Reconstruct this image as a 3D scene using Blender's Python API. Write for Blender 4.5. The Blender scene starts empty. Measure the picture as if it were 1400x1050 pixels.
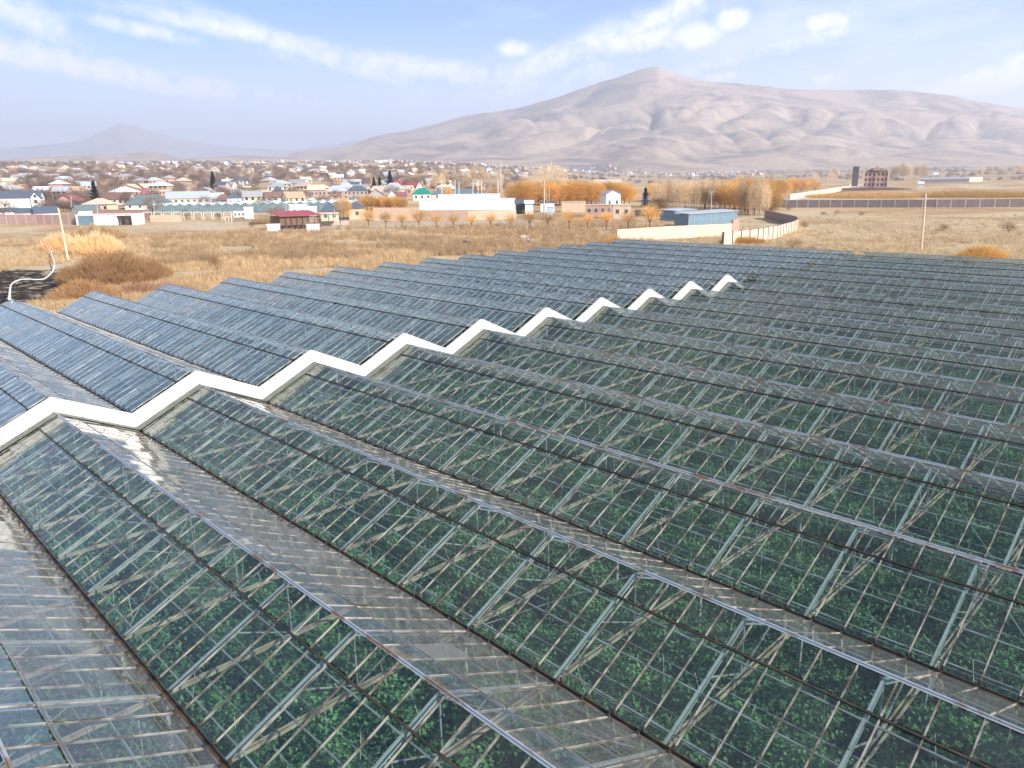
import bpy, bmesh, math, random
import numpy as np
from mathutils import Matrix, Vector
random.seed(7); rng = np.random.default_rng(7)
S = bpy.context.scene
C = S.collection

# ------------------------------------------------------------------ camera, sky, sun, exposure
YAW, PITCH, ROLL, F = -0.794, 0.262, -0.0155, 1019.0          # 1400 px wide photograph
CAM = np.array([0.0, 0.0, 13.6])
fwd = np.array([math.sin(YAW)*math.cos(PITCH), math.cos(YAW)*math.cos(PITCH), -math.sin(PITCH)])
rgt = np.array([math.cos(YAW), -math.sin(YAW), 0.0]); upv = np.cross(rgt, fwd)
R2 = rgt*math.cos(ROLL)+upv*math.sin(ROLL); U2 = -rgt*math.sin(ROLL)+upv*math.cos(ROLL)
cam_d = bpy.data.cameras.new('camera'); cam = bpy.data.objects.new('camera', cam_d); C.objects.link(cam)
M = Matrix.Identity(4)
for i in range(3):
    M[i][0] = R2[i]; M[i][1] = U2[i]; M[i][2] = -fwd[i]; M[i][3] = CAM[i]
cam.matrix_world = M
cam_d.sensor_width = 36; cam_d.lens = F/1400*36; cam_d.clip_start = 0.1; cam_d.clip_end = 60000
S.camera = cam
SUN_AZ = math.atan2(0.98, 0.12); SUN_EL = math.radians(31)
SUN_STRENGTH, SKY_STRENGTH, EXPOSURE = 5.0, 0.105, 0.92
HAZE_DENSITY = 1.28e-4
S.view_settings.view_transform = 'Standard'; S.view_settings.look = 'None'
S.view_settings.gamma = 1; S.view_settings.use_curve_mapping = False
S.view_settings.exposure = EXPOSURE
S.cycles.transparent_max_bounces = 28
S.cycles.max_bounces = 8; S.cycles.volume_bounces = 1
S.cycles.use_denoising = True

def ray(x, y): 
    d = fwd+R2*(x-700)/F-U2*(y-525)/F
    return d/np.linalg.norm(d)
def pr(p):
    v = np.asarray(p, float)-CAM; z = v@fwd
    return 700+F*(v@R2)/z, 525-F*(v@U2)/z, z

world = bpy.data.worlds.new('World'); S.world = world; world.use_nodes = True
nt = world.node_tree; nt.nodes.clear(); N = nt.nodes; L = nt.links
out = N.new('ShaderNodeOutputWorld'); bg = N.new('ShaderNodeBackground'); bg.inputs[1].default_value = SKY_STRENGTH
sky = N.new('ShaderNodeTexSky'); sky.sky_type = 'NISHITA'; sky.sun_disc = False
sky.sun_elevation = SUN_EL; sky.sun_rotation = SUN_AZ; sky.altitude = 1200; sky.air_density = 1.0; sky.dust_density = 0.4; sky.ozone_density = 3.5
tc = N.new('ShaderNodeTexCoord'); sep = N.new('ShaderNodeSeparateXYZ'); L.new(tc.outputs['Generated'], sep.inputs[0])
def mth(nt, op, a, b=None, c=None, clamp=False):
    n = nt.nodes.new('ShaderNodeMath'); n.operation = op; n.use_clamp = clamp
    for i, v in enumerate((a, b, c)):
        if v is None: continue
        if isinstance(v, (int, float)): n.inputs[i].default_value = v
        else: nt.links.new(v, n.inputs[i])
    return n.outputs[0]
def mrange(nt, v, a, b, c=0.0, d=1.0, smooth=True):
    n = nt.nodes.new('ShaderNodeMapRange'); n.interpolation_type = 'SMOOTHSTEP' if smooth else 'LINEAR'
    nt.links.new(v, n.inputs[0])
    for i, q in enumerate((a, b, c, d)): n.inputs[i+1].default_value = q
    return n.outputs[0]
# cloud layer: the view direction met with a flat layer high above, so it goes on all round the sky
zc = mth(nt, 'ADD', mth(nt, 'MAXIMUM', sep.outputs[2], 0.0), 0.10)
px_ = mth(nt, 'DIVIDE', sep.outputs[0], zc); py_ = mth(nt, 'DIVIDE', sep.outputs[1], zc)
comb = N.new('ShaderNodeCombineXYZ'); L.new(px_, comb.inputs[0]); L.new(py_, comb.inputs[1])
mp = N.new('ShaderNodeMapping'); mp.inputs['Rotation'].default_value = (0, 0, math.radians(-28)); mp.inputs['Scale'].default_value = (0.42, 1.0, 1)
L.new(comb.outputs[0], mp.inputs[0])
def wnoise(scale, detail, rough, vec, off=0.0, dist=0.0):
    n = N.new('ShaderNodeTexNoise'); n.noise_dimensions = '4D'; n.inputs['W'].default_value = off
    n.inputs['Scale'].default_value = scale; n.inputs['Detail'].default_value = detail
    n.inputs['Roughness'].default_value = rough; n.inputs['Distortion'].default_value = dist
    L.new(vec, n.inputs['Vector']); return n.outputs['Fac']
n1 = wnoise(0.62, 7, 0.56, mp.outputs[0], 3.1, 0.35); n2 = wnoise(2.1, 8, 0.6, comb.outputs[0], 8.3, 0.3)
wisps = mrange(nt, mth(nt, 'ADD', mth(nt, 'MULTIPLY', n1, 0.6), mth(nt, 'MULTIPLY', n2, 0.4)), 0.45, 0.70, 0, 0.55)
low = mrange(nt, sep.outputs[2], 0.01, 0.21, 0.92, 0.0)
cl = mth(nt, 'MAXIMUM', wisps, low)
# single cumulus puffs standing in given directions
tot = None
for (cx, cy, w, h, an, am) in ((705, 68, 24, 10, 0, 1), (1000, 28, 20, 12, 0, 1), (880, 55, 34, 14, -15, 1), (950, 50, 34, 15, 0, 1), (850, 57, 26, 13, 0, 1), (1130, 30, 42, 11, 0, .9), (985, 106, 26, 8, 0, .9), (1130, 110, 30, 12, 0, .8), (800, 100, 36, 13, -10, 1),
       (1330, 116, 120, 16, -4, .95), (1392, 82, 20, 8, 0, .9), (345, 46, 140, 11, 3, .85), (190, 40, 60, 9, 0, .75), (110, 92, 170, 18, 2, .9), (440, 75, 170, 13, 12, .8), (600, 98, 190, 17, 4, .9), (760, 82, 190, 20, -17, .85), (900, 25, 150, 13, -24, .8), (1040, 70, 150, 13, -8, .7),
       (40, 25, 90, 22, 20, .6), (300, 125, 330, 20, 0, .7), (700, 128, 200, 18, -5, .8), (1230, 60, 110, 12, -8, .5), (-250, 60, 200, 22, 0, .8), (1700, 60, 240, 22, -10, .8)):
    d = ray(cx, cy); dr = ray(cx+1, cy)-d; dr /= np.linalg.norm(dr); du = ray(cx, cy-1)-d; du /= np.linalg.norm(du)
    sub = N.new('ShaderNodeVectorMath'); sub.operation = 'SUBTRACT'; L.new(tc.outputs['Generated'], sub.inputs[0]); sub.inputs[1].default_value = d
    ca, sa = math.cos(math.radians(an)), math.sin(math.radians(an)); dr, du = dr*ca-du*sa, du*ca+dr*sa
    a = N.new('ShaderNodeVectorMath'); a.operation = 'DOT_PRODUCT'; L.new(sub.outputs[0], a.inputs[0]); a.inputs[1].default_value = dr/(w/F)
    b = N.new('ShaderNodeVectorMath'); b.operation = 'DOT_PRODUCT'; L.new(sub.outputs[0], b.inputs[0]); b.inputs[1].default_value = du/(h/F)
    q = mth(nt, 'ADD', mth(nt, 'POWER', a.outputs['Value'], 2.0), mth(nt, 'POWER', b.outputs['Value'], 2.0))
    q = mth(nt, 'MULTIPLY', mth(nt, 'EXPONENT', mth(nt, 'MULTIPLY', q, -0.7)), am)
    tot = q if tot is None else mth(nt, 'MAXIMUM', tot, q)
n3 = wnoise(17, 9, 0.66, tc.outputs['Generated'], 1.7, 0.5)
n4 = wnoise(5.5, 6, 0.6, tc.outputs['Generated'], 4.4, 1.0)
n5 = wnoise(60, 6, 0.6, tc.outputs['Generated'], 6.1, 0.6)
nn = mth(nt, 'ADD', mth(nt, 'MULTIPLY', n5, 0.8), mth(nt, 'ADD', mth(nt, 'MULTIPLY', n3, 0.9), mth(nt, 'MULTIPLY', n4, 0.7)))
puff = mrange(nt, mth(nt, 'MULTIPLY', tot, mth(nt, 'SUBTRACT', mth(nt, 'MULTIPLY', nn, 1.7), 1.15)), 0.03, 0.95, 0, 0.95)
cl = mth(nt, 'MAXIMUM', cl, puff)
up_only = mrange(nt, sep.outputs[2], -0.02, 0.01)
cl = mth(nt, 'MULTIPLY', cl, up_only)
mixc = N.new('ShaderNodeMix'); mixc.data_type = 'RGBA'; L.new(cl, mixc.inputs[0]); 
grade = N.new('ShaderNodeMix'); grade.data_type = 'RGBA'; grade.blend_type = 'MULTIPLY'; grade.inputs[0].default_value = 1; L.new(sky.outputs[0], grade.inputs[6]); grade.inputs[7].default_value = (0.44, 0.80, 0.98, 1)
L.new(grade.outputs[2], mixc.inputs[6])
mixc.inputs[7].default_value = (8.6, 8.5, 9.0, 1)
L.new(mixc.outputs[2], bg.inputs[0]); L.new(bg.outputs[0], out.inputs[0])

sd = np.array([math.sin(SUN_AZ)*math.cos(SUN_EL), math.cos(SUN_AZ)*math.cos(SUN_EL), math.sin(SUN_EL)])
sl = bpy.data.lights.new('sun', 'SUN'); sl.energy = SUN_STRENGTH; sl.angle = math.radians(0.5); sl.color = (1, 0.93, 0.83)
so = bpy.data.objects.new('sun', sl); C.objects.link(so); so.rotation_euler = Vector(sd).to_track_quat('Z', 'Y').to_euler(); so.location = (60, 40, 60)

# ------------------------------------------------------------------ helpers
def tag(o, label=None, cat=None, group=None, kind=None):
    if label: o['label'] = label
    if cat: o['category'] = cat
    if group: o['group'] = group
    if kind: o['kind'] = kind
    return o
def empty(name, loc, rz=0.0, label=None, cat=None, group=None):
    o = bpy.data.objects.new(name, None); C.objects.link(o); o.location = loc; o.rotation_euler = (0, 0, rz)
    o.empty_display_size = 0.5
    return tag(o, label, cat, group)
def mesh_of(name, v, f, mat=None, smooth=False, mats=None, idx=None):
    me = bpy.data.meshes.new(name); me.from_pydata([tuple(p) for p in v], [], [tuple(q) for q in f])
    for m in (mats or ([mat] if mat else [])): me.materials.append(m)
    if idx is not None: me.polygons.foreach_set('material_index', idx)
    if smooth: me.polygons.foreach_set('use_smooth', [True]*len(me.polygons))
    me.update(); return me
def link(name, me, parent=None, mat4=None, loc=None):
    o = bpy.data.objects.new(name, me); C.objects.link(o)
    if parent is not None: o.parent = parent
    if mat4 is not None: o.matrix_local = mat4
    if loc is not None: o.location = loc
    return o
BOXF = [(0,3,2,1),(4,5,6,7),(0,1,5,4),(1,2,6,5),(2,3,7,6),(3,0,4,7)]
def boxv(x0, x1, y0, y1, z0, z1):
    return [(x0,y0,z0),(x1,y0,z0),(x1,y1,z0),(x0,y1,z0),(x0,y0,z1),(x1,y0,z1),(x1,y1,z1),(x0,y1,z1)]
class MB:
    def __init__(s): s.v = []; s.f = []
    def add(s, v, f):
        n = len(s.v); s.v += [tuple(p) for p in v]; s.f += [tuple(i+n for i in q) for q in f]; return s
    def box(s, *a): return s.add(boxv(*a), BOXF)
    def bar(s, a, b, w, h=None):
        h = h or w; a = Vector(a); b = Vector(b); d = (b-a).normalized()
        u = d.cross(Vector((0,0,1)))
        if u.length < 1e-4: u = Vector((1,0,0))
        u.normalize(); n = u.cross(d).normalized()
        v = []
        for p in (a, b):
            for (i, j) in ((-1,-1),(1,-1),(1,1),(-1,1)): v.append(p+u*i*w/2+n*j*h/2)
        return s.add(v, BOXF)
    def tube(s, pts, rad, k=6, cap=True):
        n0 = len(s.v); pts = [Vector(p) for p in pts]
        if not hasattr(rad, '__len__'): rad = [rad]*len(pts)
        for i, p in enumerate(pts):
            d = (pts[min(i+1, len(pts)-1)]-pts[max(i-1, 0)]).normalized()
            u = d.cross(Vector((0,0,1))); u = Vector((1,0,0)) if u.length < 0.05 else u.normalized()
            w = d.cross(u).normalized()
            for j in range(k):
                t = 2*math.pi*j/k; s.v.append(tuple(p+(u*math.cos(t)+w*math.sin(t))*rad[i]))
        for i in range(len(pts)-1):
            for j in range(k):
                a = n0+i*k+j; b = n0+i*k+(j+1) % k; s.f.append((a, b, b+k, a+k))
        if cap:
            s.f.append(tuple(n0+j for j in range(k))[::-1]); s.f.append(tuple(n0+(len(pts)-1)*k+j for j in range(k)))
        return s
    def build(s, name, mat, parent=None, smooth=False, loc=None, kind=None):
        o = link(name, mesh_of(name, s.v, s.f, mat, smooth), parent, loc=loc)
        if kind: o['kind'] = kind
        return o

# numpy perlin noise
_perm = rng.permutation(512); _ang = rng.random(512)*2*np.pi
def perlin(x, y):
    xi = np.floor(x).astype(int); yi = np.floor(y).astype(int); xf = x-xi; yf = y-yi
    def g(ix, iy, dx, dy):
        a = _ang[_perm[(_perm[ix & 255]+iy) & 255]]; return np.cos(a)*dx+np.sin(a)*dy
    u = xf*xf*xf*(xf*(xf*6-15)+10); v = yf*yf*yf*(yf*(yf*6-15)+10)
    n00 = g(xi, yi, xf, yf); n10 = g(xi+1, yi, xf-1, yf); n01 = g(xi, yi+1, xf, yf-1); n11 = g(xi+1, yi+1, xf-1, yf-1)
    return ((n00*(1-u)+n10*u)*(1-v)+(n01*(1-u)+n11*u)*v)*1.5
def fbm(x, y, o=4, g=0.5):
    t = 0; a = 1; 
    for i in range(o): t = t+a*perlin(x*2**i+17.3*i, y*2**i-9.1*i); a *= g
    return t
def ridged(x, y, o=5, g=0.5):
    t = 0; a = 1; w = 1
    for i in range(o):
        n = 1-np.sqrt(perlin(x*2**i+31.7*i, y*2**i+12.9*i)**2*4+.02); n = n*np.abs(n)
        t = t+a*n*w; w = np.clip(n, 0.3, 1); a *= g
    return t
def sstep(a, b, x):
    t = np.clip((x-a)/(b-a), 0, 1); return t*t*(3-2*t)

# ------------------------------------------------------------------ materials
def newmat(name):
    m = bpy.data.materials.new(name); m.use_nodes = True; t = m.node_tree; t.nodes.clear()
    o = t.nodes.new('ShaderNodeOutputMaterial'); return m, t, o
def mixrgb(t, fac, a, b):
    n = t.nodes.new('ShaderNodeMix'); n.data_type = 'RGBA'
    if isinstance(fac, (int, float)): n.inputs[0].default_value = fac
    else: t.links.new(fac, n.inputs[0])
    for i, q in ((6, a), (7, b)):
        if isinstance(q, tuple): n.inputs[i].default_value = (*q[:3], 1)
        else: t.links.new(q, n.inputs[i])
    return n.outputs[2]
def noise(t, vec, scale, detail=5, rough=0.6, dist=0.0):
    n = t.nodes.new('ShaderNodeTexNoise'); n.inputs['Scale'].default_value = scale; n.inputs['Detail'].default_value = detail
    n.inputs['Roughness'].default_value = rough; n.inputs['Distortion'].default_value = dist
    if vec is not None: t.links.new(vec, n.inputs['Vector'])
    return n.outputs['Fac']
def pos(t, sc=None):
    g = t.nodes.new('ShaderNodeNewGeometry').outputs['Position']
    if sc:
        m = t.nodes.new('ShaderNodeMapping'); m.inputs['Scale'].default_value = sc; t.links.new(g, m.inputs[0]); g = m.outputs[0]
    return g
def simple(name, a, b=None, scale=2.0, rough=0.7, metal=0.0, lo=0.35, hi=0.65, sc=None, bump=0.0, rnd=0.0, spec=0.5, trans=0.0):
    m, t, o = newmat(name); p = t.nodes.new('ShaderNodeBsdfPrincipled'); b = b or tuple(q*0.7 for q in a)
    nz = noise(t, pos(t, sc), scale); f = mrange(t, nz, lo, hi)
    col = mixrgb(t, f, a, b)
    if rnd:
        oi = t.nodes.new('ShaderNodeObjectInfo'); hs = t.nodes.new('ShaderNodeHueSaturation')
        t.links.new(mth(t, 'ADD', mth(t, 'MULTIPLY', oi.outputs['Random'], rnd*2), 1-rnd), hs.inputs['Value']); t.links.new(col, hs.inputs['Color']); col = hs.outputs[0]
    t.links.new(col, p.inputs['Base Color']); p.inputs['Roughness'].default_value = rough; p.inputs['Metallic'].default_value = metal
    p.inputs['Specular IOR Level'].default_value = spec
    if bump:
        bn = t.nodes.new('ShaderNodeBump'); bn.inputs['Strength'].default_value = bump; t.links.new(nz, bn.inputs['Height']); t.links.new(bn.outputs[0], p.inputs['Normal'])
    if trans:
        tr = t.nodes.new('ShaderNodeBsdfTranslucent'); t.links.new(col, tr.inputs[0]); mx = t.nodes.new('ShaderNodeMixShader'); mx.inputs[0].default_value = trans
        t.links.new(p.outputs[0], mx.inputs[1]); t.links.new(tr.outputs[0], mx.inputs[2]); t.links.new(mx.outputs[0], o.inputs[0])
    else: t.links.new(p.outputs[0], o.inputs[0])
    return m

def glass_mat(name, tau, tint, dust=(0.42, 0.47, 0.46), dust2=(0.36, 0.36, 0.32), r0=0.045):
    """thin dusty glass: Fresnel reflection over a dust film whose cover grows with the length of the path through it"""
    m, t, o = newmat(name)
    P = pos(t)
    tr = t.nodes.new('ShaderNodeBsdfTransparent'); tr.inputs[0].default_value = (*tint, 1)
    gl = t.nodes.new('ShaderNodeBsdfGlossy'); gl.inputs['Roughness'].default_value = 0.06
    geo = t.nodes.new('ShaderNodeNewGeometry')
    bp = t.nodes.new('ShaderNodeBump'); bp.inputs['Strength'].default_value = 0.03; bp.inputs['Distance'].default_value = 0.05
    t.links.new(noise(t, P, 1.3, 2), bp.inputs['Height']); t.links.new(bp.outputs[0], gl.inputs['Normal'])
    d = t.nodes.new('ShaderNodeVectorMath'); d.operation = 'DOT_PRODUCT'; t.links.new(geo.outputs['Normal'], d.inputs[0]); t.links.new(geo.outputs['Incoming'], d.inputs[1])
    c = mth(t, 'MAXIMUM', mth(t, 'ABSOLUTE', d.outputs['Value']), 0.06)
    r = mth(t, 'ADD', r0, mth(t, 'MULTIPLY', mth(t, 'POWER', mth(t, 'SUBTRACT', 1.0, c), 5.0), 1-r0)); R = mth(t, 'DIVIDE', mth(t, 'MULTIPLY', r, 2.0), mth(t, 'ADD', r, 1.0))
    # dirt: per-pane value, long washed streaks, blotches
    ms = t.nodes.new('ShaderNodeMapping'); ms.inputs['Scale'].default_value = (1/0.75, 1/1.2, 1e-6); ms.inputs['Location'].default_value = (2.2/0.75, 0, 0); t.links.new(P, ms.inputs[0])
    fl = t.nodes.new('ShaderNodeVectorMath'); fl.operation = 'FLOOR'; t.links.new(ms.outputs[0], fl.inputs[0])
    wn = t.nodes.new('ShaderNodeTexWhiteNoise'); t.links.new(fl.outputs[0], wn.inputs[0])
    st = noise(t, pos(t, (6.0, 0.7, 0.7)), 1.6, 4, 0.6); bl = noise(t, P, 0.22, 5, 0.6)
    dirt = mth(t, 'ADD', mth(t, 'MULTIPLY', mrange(t, st, 0.35, 0.75), 0.6), mth(t, 'MULTIPLY', mrange(t, bl, 0.4, 0.75), 0.9))
    dirt = mth(t, 'ADD', dirt, mth(t, 'MULTIPLY', mth(t, 'POWER', wn.outputs[0], 9.0), 1.4))
    dirt = mth(t, 'ADD', dirt, mth(t, 'MULTIPLY', mth(t, 'POWER', wn.outputs[0], 160.0), 3.5))
    dirt = mth(t, 'ADD', mth(t, 'MULTIPLY', dirt, 0.75), 0.45)
    q = mth(t, 'DIVIDE', mth(t, 'MULTIPLY', dirt, -tau), c)
    cover = mth(t, 'SUBTRACT', 1.0, mth(t, 'EXPONENT', q))
    df = t.nodes.new('ShaderNodeBsdfDiffuse'); t.links.new(mixrgb(t, noise(t, P, 3.0), dust, dust2), df.inputs[0])
    tl = t.nodes.new('ShaderNodeBsdfTranslucent'); tl.inputs[0].default_value = (0.5, 0.48, 0.44, 1)
    dm = t.nodes.new('ShaderNodeMixShader'); dm.inputs[0].default_value = 0.35; t.links.new(df.outputs[0], dm.inputs[1]); t.links.new(tl.outputs[0], dm.inputs[2])
    a = t.nodes.new('ShaderNodeMixShader'); t.links.new(cover, a.inputs[0]); t.links.new(tr.outputs[0], a.inputs[1]); t.links.new(dm.outputs[0], a.inputs[2])
    b = t.nodes.new('ShaderNodeMixShader'); t.links.new(R, b.inputs[0]); t.links.new(a.outputs[0], b.inputs[1]); t.links.new(gl.outputs[0], b.inputs[2])
    t.links.new(b.outputs[0], o.inputs[0]); return m
GLASS_R = glass_mat('dusty_glass', 0.036, (0.86, 0.975, 0.925), (0.38, 0.50, 0.45))
GLASS_L = glass_mat('dusty_glass_left', 0.065, (0.80, 0.92, 0.93), (0.44, 0.53, 0.54), (0.38, 0.46, 0.47), 0.07)
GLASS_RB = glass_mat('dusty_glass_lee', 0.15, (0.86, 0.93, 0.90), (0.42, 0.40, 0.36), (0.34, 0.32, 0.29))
BAR = simple('weathered_bar', (0.36, 0.32, 0.27), (0.11, 0.075, 0.055), 2.3, 0.5, 0.0, 0.38, 0.62)
BARDARK = simple('rusty_bar', (0.02, 0.018, 0.018), (0.06, 0.04, 0.03), 3, 0.6)
RAFT = simple('pale_blue_steel_paint', (0.35, 0.37, 0.365), (0.24, 0.22, 0.19), 1.7, 0.45, 0.0, 0.45, 0.75)
TIE = simple('tan_steel_paint', (0.40, 0.33, 0.25), (0.22, 0.16, 0.11), 1.5, 0.6)
WHITEROD = simple('white_rod', (0.30, 0.32, 0.32), (0.20, 0.17, 0.15), 2.0, 0.5)
BAR_L = simple('white_bar', (0.40, 0.42, 0.43), (0.24, 0.22, 0.20), 2.3, 0.5)
RAFT_D = simple('grey_steel_paint', (0.36, 0.40, 0.42), (0.24, 0.24, 0.23), 1.7, 0.5); TIE_D = simple('brown_steel_paint', (0.22, 0.19, 0.15), (0.14, 0.10, 0.07), 1.5, 0.6); ROD_D = simple('grey_rod', (0.22, 0.24, 0.24), (0.15, 0.13, 0.12), 2.0, 0.5)
RIDGE = simple('galvanised_ridge', (0.42, 0.45, 0.47), (0.28, 0.18, 0.13), 0.7, 0.4, 0.15, 0.52, 0.62)
GUTTER = simple('rusty_gutter', (0.03, 0.024, 0.02), (0.11, 0.065, 0.035), 2.0, 0.7)
CLIP = simple('black_clip', (0.025, 0.02, 0.018), (0.05, 0.035, 0.03), 9, 0.6)
WHITE = simple('white_fascia_paint', (0.80, 0.79, 0.76), (0.52, 0.47, 0.40), 1.6, 0.6, 0, 0.52, 0.78, sc=(1, 3, .8))
SOIL = simple('dark_soil', (0.07, 0.065, 0.045), (0.12, 0.10, 0.07), 1.1, 0.95)
LEAF = simple('crop_leaf', (0.075, 0.19, 0.070), (0.135, 0.27, 0.095), 1.4, 0.55, 0, 0.35, 0.65, rnd=0.25, trans=0.3)
STRING = simple('pale_string', (0.6, 0.6, 0.55), (0.45, 0.45, 0.4), 5, 0.8)
CONC = simple('pale_concrete', (0.52, 0.48, 0.42), (0.40, 0.36, 0.31), 1.5, 0.85, bump=0.1)

def ground_mat():
    m, t, o = newmat('dry_field_soil'); p = t.nodes.new('ShaderNodeBsdfPrincipled'); p.inputs['Roughness'].default_value = 1; p.inputs['Specular IOR Level'].default_value = 0.1
    P = pos(t)
    c1 = mixrgb(t, mrange(t, noise(t, P, 0.030, 9, 0.68), 0.36, 0.64), (0.52, 0.35, 0.19), (0.35, 0.23, 0.13))
    c2 = mixrgb(t, mrange(t, noise(t, P, 0.012, 6, 0.6, 0.5), 0.46, 0.62), c1, (0.54, 0.43, 0.28))
    c3 = mixrgb(t, mth(t, 'MULTIPLY', mrange(t, noise(t, P, 0.55, 8, 0.75), 0.48, 0.72), 0.75), c2, (0.17, 0.115, 0.07))
    # the charred strip beside the greenhouse corner
    g = t.nodes.new('ShaderNodeVectorMath'); g.operation = 'SUBTRACT'; t.links.new(P, g.inputs[0]); g.inputs[1].default_value = BURN
    rot = t.nodes.new('ShaderNodeMapping'); rot.inputs['Rotation'].default_value = (0, 0, BURN_ANG); rot.inputs['Scale'].default_value = (1/BURN_A, 1/BURN_B, 0)
    t.links.new(g.outputs[0], rot.inputs[0])
    ln = t.nodes.new('ShaderNodeVectorMath'); ln.operation = 'LENGTH'; t.links.new(rot.outputs[0], ln.inputs[0])
    e = mth(t, 'ADD', ln.outputs['Value'], mth(t, 'MULTIPLY', mth(t, 'SUBTRACT', noise(t, P, 0.14, 8, 0.7), 0.5), 1.7))
    br = mth(t, 'MULTIPLY', mrange(t, e, 1.1, 0.85), mrange(t, noise(t, P, 0.5, 6, 0.7), 0.66, 0.5))
    c4 = mixrgb(t, br, c3, (0.035, 0.028, 0.024))
    # far from the fields: paler brown plain
    sp = t.nodes.new('ShaderNodeVectorMath'); sp.operation = 'LENGTH'; t.links.new(P, sp.inputs[0])
    far = mrange(t, sp.outputs['Value'], 900, 3500)
    mcol = mixrgb(t, mrange(t, noise(t, P, 0.0022, 12, 0.76, 0.8), 0.42, 0.66), (0.42, 0.32, 0.235), (0.17, 0.135, 0.12))
    c5 = mixrgb(t, far, c4, mcol)
    t.links.new(c5, p.inputs['Base Color'])
    bn = t.nodes.new('ShaderNodeBump'); bn.inputs['Strength'].default_value = 0.6; bn.inputs['Distance'].default_value = 0.6
    t.links.new(noise(t, P, 0.8, 8, 0.7), bn.inputs['Height']); t.links.new(bn.outputs[0], p.inputs['Normal'])
    t.links.new(p.outputs[0], o.inputs[0]); return m

# ------------------------------------------------------------------ terrain
def bear(x, y):       # where a bearing meets the photograph's width, as a number 0..1400
    a = np.arctan2(x, y)-YAW; a = (a+np.pi) % (2*np.pi)-np.pi
    a = np.clip(a, -1.25, 1.25)
    return 700+F/math.cos(PITCH)*np.tan(a)
SIL = [(-700,232),(-200,230),(300,236),(400,226),(440,214),(500,190),(560,178),(640,158),(700,150),(760,133),(820,113),(838,108),(862,101),(872,94),(888,91),(905,91),(916,95),(930,105),(980,112),(1030,117),(1100,122),(1180,124),(1245,123),(1300,131),(1350,143),(1400,150),(1600,170),(1900,195),(2300,225)]
SILD = [(-700,7000),(400,8600),(640,8000),(900,7000),(1100,7200),(1245,7600),(1400,7800),(2300,7800)]
FAR = [(-700,200),(-200,196),(0,203),(70,196),(110,191),(130,182),(165,166),(200,176),(240,188),(300,198),(400,205),(480,192),(560,176),(620,166),(700,190),(2300,226)]
MID = [(-700,215),(-100,224),(0,221),(60,214),(120,212),(170,209),(215,207),(250,217),(300,214),(340,212),(400,216),(470,220),(560,236),(2300,240)]
def toelev(tab, Dtab):
    bx, hh = [], []
    for (x, y) in tab:
        d = ray(x, y); D = np.interp(x, [q[0] for q in Dtab], [q[1] for q in Dtab])
        bx.append(float(bear(d[0], d[1]))); hh.append(CAM[2]+D*d[2]/math.hypot(d[0], d[1]))
    o = np.argsort(bx); return np.array(bx)[o], np.array(hh)[o]
T_S, T_F, T_M = toelev(SIL, SILD), toelev(FAR, [(0, 19000)]), toelev(MID, [(0, 6300)])
_bg = np.linspace(-900, 2500, 1701); _hh = np.interp(_bg, *T_S); _k = np.exp(-.5*(np.arange(-150, 151)*2/75.0)**2); _k /= _k.sum()
T_SS = (_bg, np.convolve(np.pad(_hh, 150, mode='edge'), _k, mode='valid'))
_hh2 = np.convolve(np.pad(_hh, 12, mode='edge'), np.hanning(27)[1:-1]/np.hanning(27).sum(), mode='valid'); T_S2 = (_bg, _hh2)
def near_z(x, y):
    x = np.asarray(x, float); y = np.asarray(y, float)
    r = np.hypot(x, y); b = bear(x, y)
    lft = 1-sstep(520, 950, b)
    zl = np.interp(r, [0, 280, 400, 600, 900, 1200, 1800, 2500, 4000, 20000], [0, 0, 3, 9, 20, 31, 58, 88, 130, 150])
    zr = np.interp(r, [0, 420, 900, 1500, 2500, 3500, 5000, 20000], [0, 0, 2, 8, 26, 48, 60, 60])
    z = zl*lft+zr*(1-lft)
    return z+fbm(x/120, y/120, 3)*1.6*sstep(330, 900, r)+fbm(x/18, y/18, 3)*0.12*sstep(8, 30, np.maximum(r-100, 0))
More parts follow.
